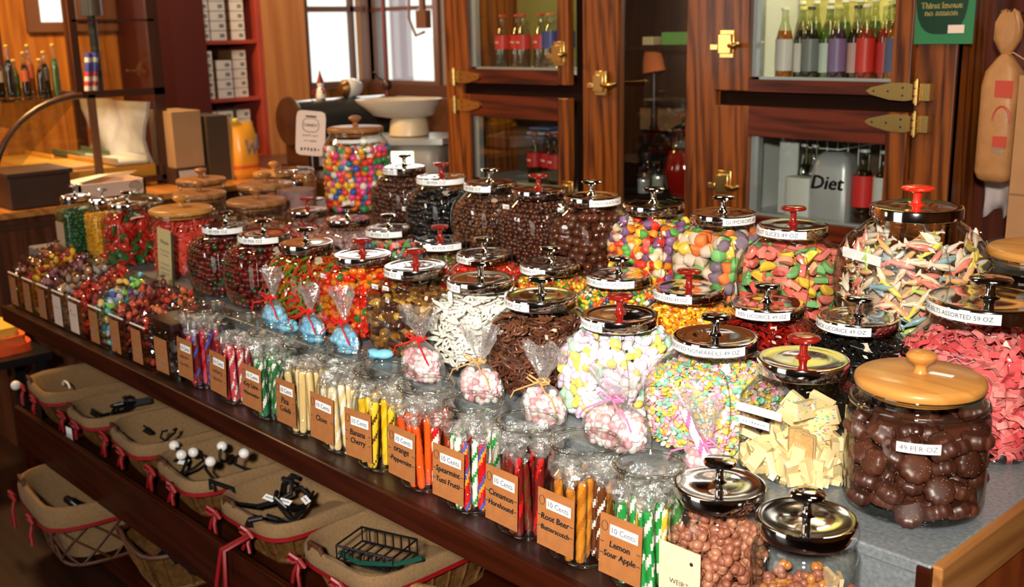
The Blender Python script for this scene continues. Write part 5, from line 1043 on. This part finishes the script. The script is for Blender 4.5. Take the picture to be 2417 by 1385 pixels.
# middle bay: red drink jar, clear jars, clutter
t = thing('drink_dispenser', 'round glass jar of deep red drink with chrome lid in the middle bay', 'jar', (-2.405, 3.10, .996))
PRD = smooth_prof([(0, .05, .05, 2), (.03, .065, .065, 2), (.10, .078, .078, 2), (.17, .06, .06, 2), (.20, .045, .045, 2), (.23, .046, .046, 2)]); glass_body(PRD, t)
obj('drink', loft([sring(a*.95, b*.95, n, z+.004, 32) for z, a, b, n in PRD if z < .175]), pm('drink_deepred', (.22, .006, .003), .1, coat=.6), t); obj('lid', lathe([(.048, .225), (.05, .228), (.05, .25), (.03, .262), (.012, .268), (.016, .285), (.001, .29)], 28), CHROME, t)
for i, (x, h, c_) in enumerate(((-2.60, .15, (.25, .12, .04)), (-2.545, .12, (.35, .33, .28)), (-2.58, .10, (.3, .3, .3)))):
    t = thing('spice_jar', ['small jar with amber contents and dark lid at the left of the middle bay', 'small grey-filled glass jar beside the red drink jar', 'short grey jar at the front of the middle bay'][i], 'jar', (x, 3.12-.04*(i == 2), .996)); obj('glass_body', lathe([(.024, 0), (.026, .01), (.026, h*.75), (.02, h*.82)], 18), BGC, t); obj('contents', lathe([(.022, .003), (.023, h*.55)], 14), pm('spice%d' % i, c_, .8, bump=.6), t); obj('lid', lathe([(.022, h*.8), (.023, h*.82), (.022, h)], 16), (BLACKM, CHROME, CHROME)[i], t)
o = obj('speckled_backboard', box(-2.62, -2.33, 3.30, 3.31, .997, 1.22), pm('speckled_grey', (.32, .29, .22), .8, noise=.8, scale=120)); tag(o, 'speckled grey board at the back of the middle bay', 'board')
o = obj('ochre_shelf_cloth', box(-2.70, -2.20, 3.2, 3.29, 1.22, 1.30), pm('ochre_brown', (.20, .09, .025), .8, noise=.4, scale=12)); tag(o, 'ochre brown cloth above the speckled board', 'cloth')
o = obj('dark_counter_box', box(-2.70, -2.30, 3.22, 3.36, 1.31, 1.50), pm('near_black_brown', (.025, .012, .006), .6)); tag(o, 'dark box shape deep in the middle bay', 'box')
o = obj('orange_hat', loft([sring(.05, .03, 2, 0, 20), sring(.045, .028, 2, .04, 20), sring(.03, .022, 2, .085, 20), sring(.012, .01, 2, .1, 20)]), pm('orange_felt', (.65, .14, .03), .8), None, (-2.575, 3.13, 1.44)); o.rotation_euler = (0, -.15, 0); tag(o, 'orange felt hat shape in the middle bay', 'hat')
o = obj('orange_hat_stand', lathe([(.02, 0), (.012, .01), (.012, .20), (.02, .205)], 12), BLACKM, None, (-2.575, 3.13, 1.235)); tag(o, 'thin black stand under the orange hat', 'stand')
o = obj('green_pack', cbox(.11, .05, .045), pm('green_card', (.07, .26, .04), .5), None, (-2.46, 3.12, 1.559), .1, False, .003); tag(o, 'bright green pack on the upper shelf of the middle bay', 'pack')
o = obj('cream_pack', cbox(.05, .05, .03), pm('cream_pack', (.6, .42, .22), .5), None, (-2.58, 3.12, 1.5515), 0, False, .003); tag(o, 'small cream pack left of the green pack', 'pack')
# ---- enamel sign, bread bag, papers, carton
t = thing('enamel_sign', 'green enamel sign reading Thirst knows no season on the right oak post', 'sign', (-1.425, 2.975, 1.66))
def rrect(a, b, n, y, N=40): return [(x, y, z) for x, z, _ in sring(a, b, n, 0, N)]
sg = [box(-.093, .093, -.002, .004, -.122, .28, 0), loft([[(x, y, z+.06) for x, y, z in rrect(.076, .155, 3.2, -.0025)], [(x, y, z+.06) for x, y, z in rrect(.076, .155, 3.2, -.0035)]], mat=1)]
for s, z, h in (('Thirst knows', -.018, .019), ('no season', -.040, .019)):
    q = fit_text(s, .118 if 'T' in s else .092, h, .0006); q.V += (0, -.0042, z); q.M[:] = 2; sg.append(q)
sg.append(T([(-.035, -.0042, .12), (-.035, -.0042, .022), (-.014, -.0042, .008), (.004, -.0042, .025), (.004, -.0042, .12)], [(0, 1, 2, 3, 4)], 3))
sg.append(tube([(.008, -.0045, .06), (.02, -.0045, .045), (.05, -.0045, .045), (.065, -.0045, .06)], .004, 6, 4)); sg.append(cbox(.05, .001, .02, (.036, -.0045, .062), 3))
sg.append(cbox(.046, .001, .022, (.046, -.005, -.082), 5))
# text must face the aisle; faces of the flat shapes are two-sided
o = obj('plate', join([T(q.V+np.array((0, 0, .0)), (q.L, q.S), q.M) for q in sg]), [pm('sign_green', (.03, .19, .07), .25, coat=.5), pm('sign_dark_green', (.004, .035, .012), .25, coat=.5), pm('sign_cream', (.95, .75, .28), .5), pm('sign_white', (.75, .68, .55), .4), pm('sign_red', (.5, .03, .02), .3), pm('sticker_pinkwhite', (.8, .62, .52), .5)], t, smooth=False)
t = thing('bread_bag', 'long tan printed bread bag hanging with a tied, gathered top', 'bag', (-1.245, 2.99, 1.165), -.1); q = random.Random(4); rr_ = []
for z, a, b in ((0, .030, .02), (.01, .045, .035), (.03, .052, .042), (.26, .052, .042), (.30, .045, .036), (.335, .022, .02), (.345, .012, .012), (.36, .022, .018), (.385, .036, .02), (.42, .038, .02), (.45, .025, .015), (.455, .01, .008)):
    rr_.append([(x*(1+q.uniform(-.1, .1)*(z > .31)), y*(1+q.uniform(-.2, .2)*(z > .31)), z+(.01*q.uniform(-1, 1) if z > .4 else 0)) for x, y, _ in sring(a, b, 3.5 if z < .31 else 2, 0, 26)])
obj('paper_bag', loft(rr_), pm('tan_bag', (.50, .23, .08), .45, noise=.25, scale=25, bump=.4, bscale=60), t)
q = [cbox(.05, .001, .045, (0, 0, .255)), tube([(.024*cos(a), 0, .17+.04*sin(a)) for a in np.linspace(0, pi, 12)], .003, 5), cbox(.04, .001, .03, (0, 0, .115))]
for k in q: obj('red_print', T(k.V+np.array((.024, -.0415, 0)), (k.L, k.S), k.M), pm('bag_red_print', (.50, .06, .03), .5), t, smooth=False)
for k in (3, 5): obj('black_print', strokes(.04, 4, k, .003, 0).at((.024, -.042, .07+.005*k)), INKG, t, smooth=False)
obj('tie_string', tube([(.012, -.01, .345), (.03, -.02, .35), (.06, -.01, .33), (.07, .18, .36)], .002, 5), RAF, t); obj('nail', tube([(0, 0, .44), (0, .19, .47)], .0025, 6), BLACKM, t)
for k, (x, z, w_, h_, lb) in enumerate(((-1.30, 1.20, .085, .25, 'curled white receipt sheets pinned beside the bread bag'), (-1.13, 1.50, .06, .22, 'white note pinned behind the bread bag, near the frame edge'))):
    V = []; n = 9
    for i in range(n):
        for j in range(7): V.append((-w_/2+w_*i/(n-1), -.02*(j/6)**2*sin(i*1.1+k)-.006*abs(sin(2*j)), -h_*j/6-(.015*sin(i*1.3) if j == 6 else 0)))
    F = [(i*7+j, i*7+j+1, (i+1)*7+j+1, (i+1)*7+j) for i in range(n-1) for j in range(6)]
    o = obj('pinned_paper', T(V, F), pm('grey_lined_paper', (.60, .50, .46), .7, noise=.12, scale=60), None, (x, 3.155, z+.1)); tag(o, lb, 'paper')
    sm = o.modifiers.new('thickness', 'SOLIDIFY'); sm.thickness = .0006
o = obj('side_counter', box(-1.28, .6, 2.80, 3.16, .955, .985), GALVD, smooth=False); tag(o, 'grey metal-topped side counter at the right edge', 'counter')
o = obj('side_cabinet', box(-1.26, .6, 2.84, 3.16, 0, .955), DREDW, smooth=False); tag(o, 'dark red cabinet under the grey side counter', 'cabinet')
o = obj('cardboard_carton', join([box(-1.16, -.9, 2.88, 3.10, .986, 1.46), box(-1.161, -.9, 2.879, 2.881, 1.15, 1.155, 1)]), [pm('cardboard', (.45, .22, .09), .8, noise=.15, scale=20), pm('cardboard_seam', (.25, .12, .05), .8)], None, smooth=False); tag(o, 'tall cardboard carton at the right edge of the picture', 'carton')
# ================================================================ far left: shelves, display case, boxes
REDW = pm('oxblood_paint', (.40, .055, .035), .45, noise=.2, scale=8); REDD = pm('oxblood_dark', (.045, .004, .003), .5)
bk = thing('red_bookshelf', 'tall oxblood red shelf unit stacked with small white boxes', 'shelf unit', (-5.75, 3.1, 0))
def Bk(n, t, m): return obj(n, T(t.V-np.array((-5.75, 3.1, 0)), (t.L, t.S), t.M), m, bk, smooth=False, bevel=.003)
Bk('side_board', box(-5.94, -5.60, 2.86, 2.90, 0, 2.9), REDW); Bk('side_board', box(-5.94, -5.60, 3.255, 3.29, 0, 2.9), REDW); Bk('back_board', box(-5.945, -5.93, 2.9, 3.255, 0, 2.9), REDD)
for z in (.9, 1.235, 1.555, 1.875, 2.2): Bk('shelf_board', box(-5.93, -5.605, 2.90, 3.255, z, z+.022), REDW)
o = obj('dark_red_cabinet', box(-5.94, -5.45, 2.58, 2.855, 0, 2.9), REDD, smooth=False); tag(o, 'very dark red cabinet between the display case and the red shelf unit', 'cabinet')
BXM = [pm('small_box_white', (.80, .70, .60), .6), pm('small_box_side', (.35, .16, .06), .7)]
def sbox(x, y, z, w_=.095, h_=.052, lab='small white box stacked on the red shelves'):
    o = obj('small_white_box', join([cbox(.16, w_, h_-.003, (0, 0, h_/2)), cbox(.001, w_*.3, h_*.4, (.0806, w_*.22, h_/2), 2)]), BXM+[INKG], None, (x, y, z), 0, False)
    for p in o.data.polygons:
        if abs(p.normal.y) > .5: p.material_index = 1 if p.material_index == 0 else p.material_index
    tag(o, lab, 'box', 'small white boxes on the red shelves')
for z0, cols in ((1.577, ((2.935, 5, .06), (3.02, 5, .095), (3.14, 5, .085))), (1.257, ((2.935, 5, .06), (3.035, 4, .095), (3.15, 5, .085))), (.922, ((2.935, 5, .06), (3.02, 5, .095), (3.15, 5, .085)))):
    for cy, n, w_ in cols:
        for k in range(n): sbox(-5.69 if cy != 3.15 else -5.72, cy, z0+k*.053, w_)
# display case
area('case_lamp_light', (-4.95, 1.95, 1.335), (-4.95, 1.85, 1.0), .35, 1.6, (1, .86, .62), sy=.08)  # fill light added inside the lower case to brighten it
area('shelf_unit_lamp_light', (-4.9, 3.0, 2.75), (-5.7, 3.1, 1.5), .3, 9, (1, .85, .68))  # unseen fill light added to brighten the red shelves and boxes
dc = thing('display_case', 'glass display case with a curved dark wooden front frame and shelves', 'display case', (-5.1, 1.85, .95))
def Dc(n, t, m, sm=False): t = join(t) if isinstance(t, list) else t; return obj(n, T(t.V-np.array((-5.1, 1.85, .95)), (t.L, t.S), t.M), m, dc, smooth=sm)
CF = pm('case_frame', (.045, .012, .006), .35, coat=.4)
XE, XW = -4.6, -5.55
arc = lambda x: [(x, 1.82-.40*sin(a), 1.0+.37*cos(a)) for a in np.linspace(0, 1.62, 14)]
for x in (XE, XW): Dc('curved_frame', tube(arc(x), .014, 8), CF, True)
Dc('post', box(XE-.03, XE, 2.14, 2.19, .98, 2.3), CF); Dc('post', box(XE-.02, XE, 1.80, 1.83, 1.37, 2.3), CF); Dc('post', box(XE-.02, XE, 1.845, 1.875, .99, 1.37), pm('inner_post', (.14, .06, .03), .4))
Dc('post', box(XW, XW+.03, 2.14, 2.19, .98, 2.3), CF); Dc('post', box(XW, XW+.02, 1.80, 1.83, 1.37, 2.3), CF)
Dc('rail', box(XE-.025, XE, 1.80, 2.19, 1.355, 1.385), CF); Dc('rail', box(XE-.012, XE, 1.81, 2.17, 1.67, 1.68), CF); Dc('rail', box(XE-.025, XE, 1.45, 2.19, .975, 1.0), CF); Dc('rail', box(XW, XE, 1.80, 1.82, 1.355, 1.385), CF); Dc('rail', box(XW, XE, 1.43, 1.46, .975, 1.0), CF)
Dc('floor_deck', box(-5.44, XE-.04, 1.46, 2.13, .957, 1.05), pm('amber_deck', (.75, .33, .04), .35)); Dc('glass_shelf', box(XW, XE-.03, 1.50, 2.15, 1.355, 1.362), clear('shelf_glass', tint=(.7, .7, .62), base=.15), False)  # deck colour carries the yellow light inside the case
Dc('end_glass', T([(XE-.01, y, z) for _, y, z in arc(0)]+[(XE-.01, 2.15, 1.0), (XE-.01, 2.15, 1.37)], [tuple(range(16))]), PANE)
Dc('curved_glass', loft([[(x, y, z) for _, y, z in arc(0)] for x in (XW, XE-.02)], False, False), PANE, True)
Dc('end_glass', box(XE-.012, XE-.009, 1.82, 2.15, 1.385, 2.3), PANE)
o = obj('case_counter', join([box(-5.44, -4.32, 1.25, 2.75, .93, .955)]), wood('amber_counter', (.50, .20, .05), (.30, .10, .02), 'X', 4, .35, .3), smooth=False); tag(o, 'amber wooden counter under the glass display case', 'counter')
o = obj('case_cabinet', join([box(-5.44, -4.36, 1.30, 2.72, 0, .93)]+[box(-4.36, -4.352, y, y+.02, .1, .93, 1) for y in (1.32, 1.62, 1.92, 2.22)]+[box(-4.36, -4.352, 1.32, 2.7, z, z+.02, 1) for z in (.12, .88)]), [wood('cabinet_brown', (.11, .035, .014), (.06, .018, .007), 'Z', 4, .4, .2), pm('cabinet_edge', (.05, .018, .008), .4)], smooth=False); tag(o, 'brown panelled cabinet carrying the display case', 'cabinet')
lw_ = pm('amber_glow_tray', (.85, .42, .06), .35)  # yellow light on the case surfaces is put into this amber
for i, (x, y, w_, z, lb, m) in enumerate(((-4.85, 1.74, .30, 1.06, 'amber tray lying in the display case', lw_), (-5.22, 1.72, .22, 1.06, 'second amber tray farther back in the display case', lw_), (-4.82, 2.03, .14, 1.06, 'pale cloth-covered tray by the rear post of the case', pm('pale_cloth', (.70, .62, .50), .8)), (-5.20, 2.02, .14, 1.06, 'dull green runner at the back of the case', pm('dull_green', (.16, .19, .09), .8)))):
    o = obj('case_tray', join([cbox(.34, w_, .012), cbox(.34, .01, .03, (0, -w_/2, .01)), cbox(.34, .01, .03, (0, w_/2, .01))]), m, None, (x, y, z), 0, False, .002); tag(o, lb, 'tray')
o = obj('white_backdrop_cloth', loft([[(-5.3+.66*t, 2.10+.02*sin(9*t+k), 1.052+.27*k/5) for t in np.linspace(0, 1, 12)]+[(-5.3+.66*t, 2.115+.02*sin(9*t+k), 1.052+.27*k/5) for t in np.linspace(1, 0, 12)] for k in range(6)]), pm('grey_satin', (.66, .60, .56), .35, noise=.4, scale=9)); tag(o, 'grey-white crumpled cloth at the back of the lower case', 'cloth')
CB = [('dark', (.05, .03, .02)), ('cola', (.35, .30, .25)), ('dark', None), ('green', (.05, .08, .05)), ('cola', (.4, .08, .02)), ('orange', (.5, .1, .02)), ('cola', None), ('dark', (.1, .08, .06)), ('green', None)]
for i, (lq, lc) in enumerate(CB):
    bottle('case_bottle', ['dark bottle with gold cap at the left end of the display shelf', 'bottle with pale grey label, second on the display shelf', 'slim dark bottle, third on the display shelf', 'dark green bottle, fourth on the display shelf', 'bottle with red-brown label, fifth on the display shelf', 'orange drink bottle on the display shelf', 'dark cola bottle right of the orange bottle on the display shelf', 'dark bottle before the frame post on the display shelf', 'green bottle partly behind the frame post of the case'][i], -4.82-.03*(i % 2), 1.545+.032*i, 1.363, .16+.03*(i % 3), .017, lq, lc, cap=(.6, .45, .1))
FLG = [pm('flag_blue', (.05, .07, .45), .3), pm('flag_red', (.6, .04, .05), .3), pm('flag_white', (.8, .72, .7), .3)]
for i in range(2):
    o = obj('striped_tube', join([lathe([(.014, 0), (.014, .022*k+.0)], 10, 1) for k in range(1)] + [tube([(0, 0, .02*k), (0, 0, .02*k+.02)], .014, 10, (1, 2, 1, 2, 1, 0, 0, 2, 0)[k]) for k in range(9)]), FLG, None, (-4.68, 1.875+.03*i, 1.363)); o.rotation_euler = (-.12, 0, 0); tag(o, ['red, white and blue striped tube beside the case post', 'second red, white and blue tube, leaning right of the first'][i], 'tube')
o = obj('black_cylinder_lamp', lathe([(.05, 0), (.05, .2), (.01, .21)], 24), pm('lamp_black', (.03, .03, .035), .35), None, (-4.9, 2.02, 1.70)); tag(o, 'black cylinder at the top of the display case', 'canister')
o = obj('canister_stand', lathe([(.02, 0), (.02, .338)], 12), BLACKM, None, (-4.9, 2.02, 1.362)); tag(o, 'dark stem carrying the black cylinder', 'stand')
o = obj('dark_wooden_box', join([box(-4.60, -4.36, 1.40, 1.64, .956, 1.08), box(-4.61, -4.35, 1.39, 1.65, 1.08, 1.10)]), pm('dark_box', (.05, .018, .008), .5, noise=.3, scale=10), smooth=False, bevel=.004); tag(o, 'flat dark wooden box on the end of the amber counter', 'box')
t = thing('napkin_tray', 'pale box of white napkins on the counter behind the green jar', 'box', (-4.44, 1.80, .956), 0)
obj('tray', join([box(-.10, .10, -.14, .14, .0, .012), box(-.10, .10, -.14, -.13, 0, .07), box(-.10, .10, .13, .14, 0, .07), box(.09, .10, -.14, .14, 0, .07), box(-.10, -.09, -.14, .14, 0, .07)]), pm('pale_pink_card', (.72, .50, .40), .6), t, smooth=False)
for i in range(3): obj('napkin', T([(-.08, -.12+.02*i, .07), (.08, -.12, .06+.01*i), (.08, .0, .10), (-.08, .02, .085), (-.08, .12, .06), (.08, .12, .105)], [(0, 1, 2, 3), (3, 2, 5, 4)]), pm('napkin_white', (.75, .66, .60), .7), t, smooth=False)
o = obj('cardboard_box', join([box(-4.75, -4.52, 2.17, 2.31, 1.03, 1.28), box(-4.76, -4.515, 2.16, 2.32, .956, 1.03, 1)]), [pm('brown_kraft_box', (.42, .24, .11), .8, noise=.2, scale=9), pm('kraft_box_base', (.05, .02, .01), .6)], smooth=False, bevel=.002); tag(o, 'plain tan cardboard box beside the display case post', 'box')
o = obj('price_plate', cbox(.006, .12, .04), pm('grey_plate', (.45, .38, .34), .5), None, (-4.50, 2.235, 1.0), 0, False); o.rotation_euler = (0, -.15, 0); tag(o, 'pale grey plate leaning against the foot of the cardboard box', 'sign')
o = obj('dark_carton', join([box(-4.72, -4.50, 2.325, 2.44, .956, 1.25), box(-4.50, -4.498, 2.43, 2.44, .956, 1.25, 1)]), [pm('olive_brown_card', (.055, .03, .012), .7), pm('card_edge', (.42, .2, .06), .7)], smooth=False); tag(o, 'dark olive brown carton left of the orange snack bag', 'carton')
rr_ = [sring(a, b, n, z, 24) for z, a, b, n in ((0, .06, .035, 3), (.02, .072, .05, 2.6), (.12, .07, .055, 2.3), (.2, .066, .045, 2.4), (.235, .064, .02, 3), (.255, .066, .004, 3))]
t = thing('snack_bag', 'orange and yellow snack bag leaning beside the dark carton', 'bag', (-4.52, 2.51, .956), pi/2+.2)
obj('bag_body', loft(rr_), pm('orange_foil', (.85, .36, .03), .3, bump=.5, bscale=30), t); obj('red_band', loft([sring(a*1.02, b*1.03, n, z, 24) for z, a, b, n in ((.012, .068, .045, 2.6), (.06, .0715, .052, 2.5))], False, False), pm('foil_red', (.75, .10, .02), .3), t)
obj('dark_lettering', join([tube([(-.03, -.057, .18), (-.02, -.06, .11), (.0, -.06, .17), (.015, -.06, .11), (.03, -.057, .175)], .005, 5), tube([(.04, -.05, .2), (.045, -.052, .13)], .005, 5)]), pm('grey_blue_ink', (.16, .14, .18), .5), t)
obj('yellow_seal', ICO2.at((-.035, 0, .262), None, (.02, .012, .014)), pm('seal_yellow', (.85, .62, .03), .4), t)
for i, (z, c_, lb) in enumerate(((.50, (.80, .09, .01), 'bright orange folded cloth at the bottom of the far left stack'), (.532, (.78, .14, .02), 'second orange cloth in the far left stack'), (.564, (.80, .42, .05), 'yellow folded cloth on top of the far left stack'))):
    q = random.Random(i); o = obj('folded_cloth', loft([[(x*(1+q.uniform(-.05, .05)), y*(1+q.uniform(-.05, .05)), zz) for x, y, _ in sring(.13-.012*i, .12-.02*i, 5, 0, 30)] for zz in (-.016, -.006, .006, .016)]), pm('cloth%d' % i, c_, .8, bump=.5, bscale=30), None, (-4.13, 1.19, z)); tag(o, lb, 'cloth')
o = obj('dark_stool', join([box(-4.26, -3.94, 1.04, 1.34, .454, .483), box(-4.24, -4.20, 1.06, 1.10, 0, .455), box(-4.0, -3.96, 1.06, 1.10, 0, .455), box(-4.24, -4.20, 1.28, 1.32, 0, .455), box(-4.0, -3.96, 1.28, 1.32, 0, .455)]), BLACKM, smooth=False); tag(o, 'dark low stool under the orange cloths', 'stool')
# rear work table with scale and phonograph
o = obj('rear_table', join([box(-5.3, -3.66, 2.74, 3.85, .925, .95)]+[box(x, x+.05, y, y+.05, 0, .925) for x in (-5.28, -3.72) for y in (2.76, 3.78)]), wood('rear_table_wood', (.09, .03, .012), (.05, .015, .006), 'X', 4, .4, .2), smooth=False); tag(o, 'dark work table behind the counter carrying scale and roller', 'table')
sc2 = thing('kitchen_scale', 'white deli scale with a cream scoop pan and glowing display', 'scale', (-4.07, 3.14, .951), .65)
sc2.scale = (1.12, 1.12, 1.15)
obj('base', join([loft([[(x, y, z) for x, y, _ in sring(a, b, 8, 0, 28)] for z, a, b in ((0, .16, .13), (.02, .165, .135), (.10, .165, .135), (.125, .15, .12))]), ]), pm('scale_grey', (.28, .25, .21), .4), sc2)
obj('tray_plate', loft([[(x, y, z) for x, y, _ in sring(.19, .15, 8, 0, 28)] for z in (.126, .15)]), pm('scale_steel', (.55, .55, .52), .25, .6), sc2)
obj('display', box(-.07, .05, -.137, -.134, .03, .10), pm('lit_display', (.9, 1, .75), .3, emis=1.6), sc2, smooth=False)
obj('pan_foot', lathe([(.075, .151), (.085, .155), (.078, .21), (.07, .225)], 30), pm('cream_plastic', (.62, .50, .33), .35), sc2)
def _pan(a, b, cx, z): return [(x+cx, y, z) for x, y, _ in sring(a, b, 2.3, 0, 36)]
obj('scoop_pan', loft([_pan(.07, .06, 0, .224), _pan(.13, .09, -.02, .235), _pan(.15, .11, -.03, .262), _pan(.18, .125, -.04, .29), _pan(.185, .128, -.04, .30), _pan(.17, .118, -.04, .298), _pan(.14, .10, -.03, .272), _pan(.1, .07, -.02, .25)]), pm('cream_pan', (.52, .45, .36), .4), sc2)
ph = thing('paper_roller', 'black horizontal roller with a round wooden end on the rear table', 'roller', (-4.62, 3.12, .951))
obj('cylinder', lathe([(.10, -.28), (.10, .28)], 40).at((0, 0, .235), (pi/2, 0, 0)), pm('roller_black', (.03, .03, .03), .22, coat=.6), ph); obj('end_disc', lathe([(.115, 0), (.122, .01), (.115, .02), (.06, .022), (.03, .03), (.001, .031)], 40).at((0, -.28, .235), (pi/2, 0, 0)), pm('disc_brown', (.05, .018, .01), .35, coat=.3), ph)
obj('cradle', join([box(-.10, .10, -.26, -.20, 0, .15), box(-.10, .10, .18, .24, 0, .15), box(-.12, .12, -.28, .28, 0, .02)]), CF, ph, smooth=False)
t = thing('gnome_figurine', 'small white figurine with a pointed red hat standing on the black roller', 'figurine', (-4.62, 3.02, 1.286), .3)
obj('body', lathe([(.022, 0), (.026, .01), (.02, .045), (.012, .06)], 18), CER, t); obj('head', ICO2.at((0, 0, .07), None, .017), CER, t); obj('hat', lathe([(.019, .078), (.016, .09), (.008, .115), (.001, .145)], 16), RIBBON, t)
obj('arms', join([tube([(-.015, -.01, .05), (-.035, -.02, .035), (-.03, -.03, .02)], .006, 6), tube([(.015, -.01, .05), (.035, -.02, .04), (.04, -.03, .03)], .006, 6)]), RIBBON, t)
obj('legs', join([tube([(-.012, 0, .01), (-.016, -.01, -.002)], .007, 6), tube([(.012, 0, .01), (.016, -.01, -.002)], .007, 6)]), RIBBON, t)
t = thing('brass_horn', 'white bowl-shaped horn with a brass mouth lying on the black roller', 'horn', (-4.62, 3.20, 1.33), 0)
obj('bell', lathe([(.045, 0), (.05, .01), (.047, .05), (.03, .085), (.012, .10)], 26).at((0, -.03, 0), (-pi/2, 0, 0)), CER, t); obj('mouth', lathe([(.012, -.03), (.03, -.028), (.042, -.01), (.046, .002), (.04, .004)], 26).at((0, -.035, 0), (-pi/2, 0, 0)), pm('old_brass', (.30, .16, .05), .3, .8), t)
t = thing('red_pole', 'thin dark red pole with a curved dark hook rising behind the roller', 'pole', (-4.62, 3.43, .951))
obj('rod', tube([(0, 0, 0), (0, 0, 1.2)], .012, 10), pm('pole_red', (.16, .02, .012), .35), t); obj('collar', lathe([(.02, .36), (.026, .37), (.026, .40), (.02, .41)], 14), CF, t); obj('hook', tube([(0, 0, .40), (-.03, -.03, .42), (-.04, -.05, .45)], .005, 6), BLACKM, t); obj('foot', lathe([(.08, 0), (.08, .012), (.02, .02)], 24), CF, t)
o = obj('hanging_bracket', join([tube([(-5.05, 3.95, 1.95), (-5.08, 3.95, 1.68), (-5.02, 3.95, 1.58), (-4.94, 3.95, 1.60)], .008, 7), box(-4.99, -4.90, 3.93, 3.97, 1.62, 1.72), tube([(-4.95, 3.95, 1.72), (-4.95, 3.95, 2.99)], .02, 8)]), pm('bracket_brown', (.18, .07, .03), .5)); tag(o, 'brown hanging bracket with a wire loop before the bright window', 'bracket')
o = obj('table_board', box(-4.95, -3.7, 3.72, 3.76, .951, 1.25), pm('sill_brown', (.10, .035, .015), .5)); tag(o, 'brown upright board at the back of the rear table', 'board')
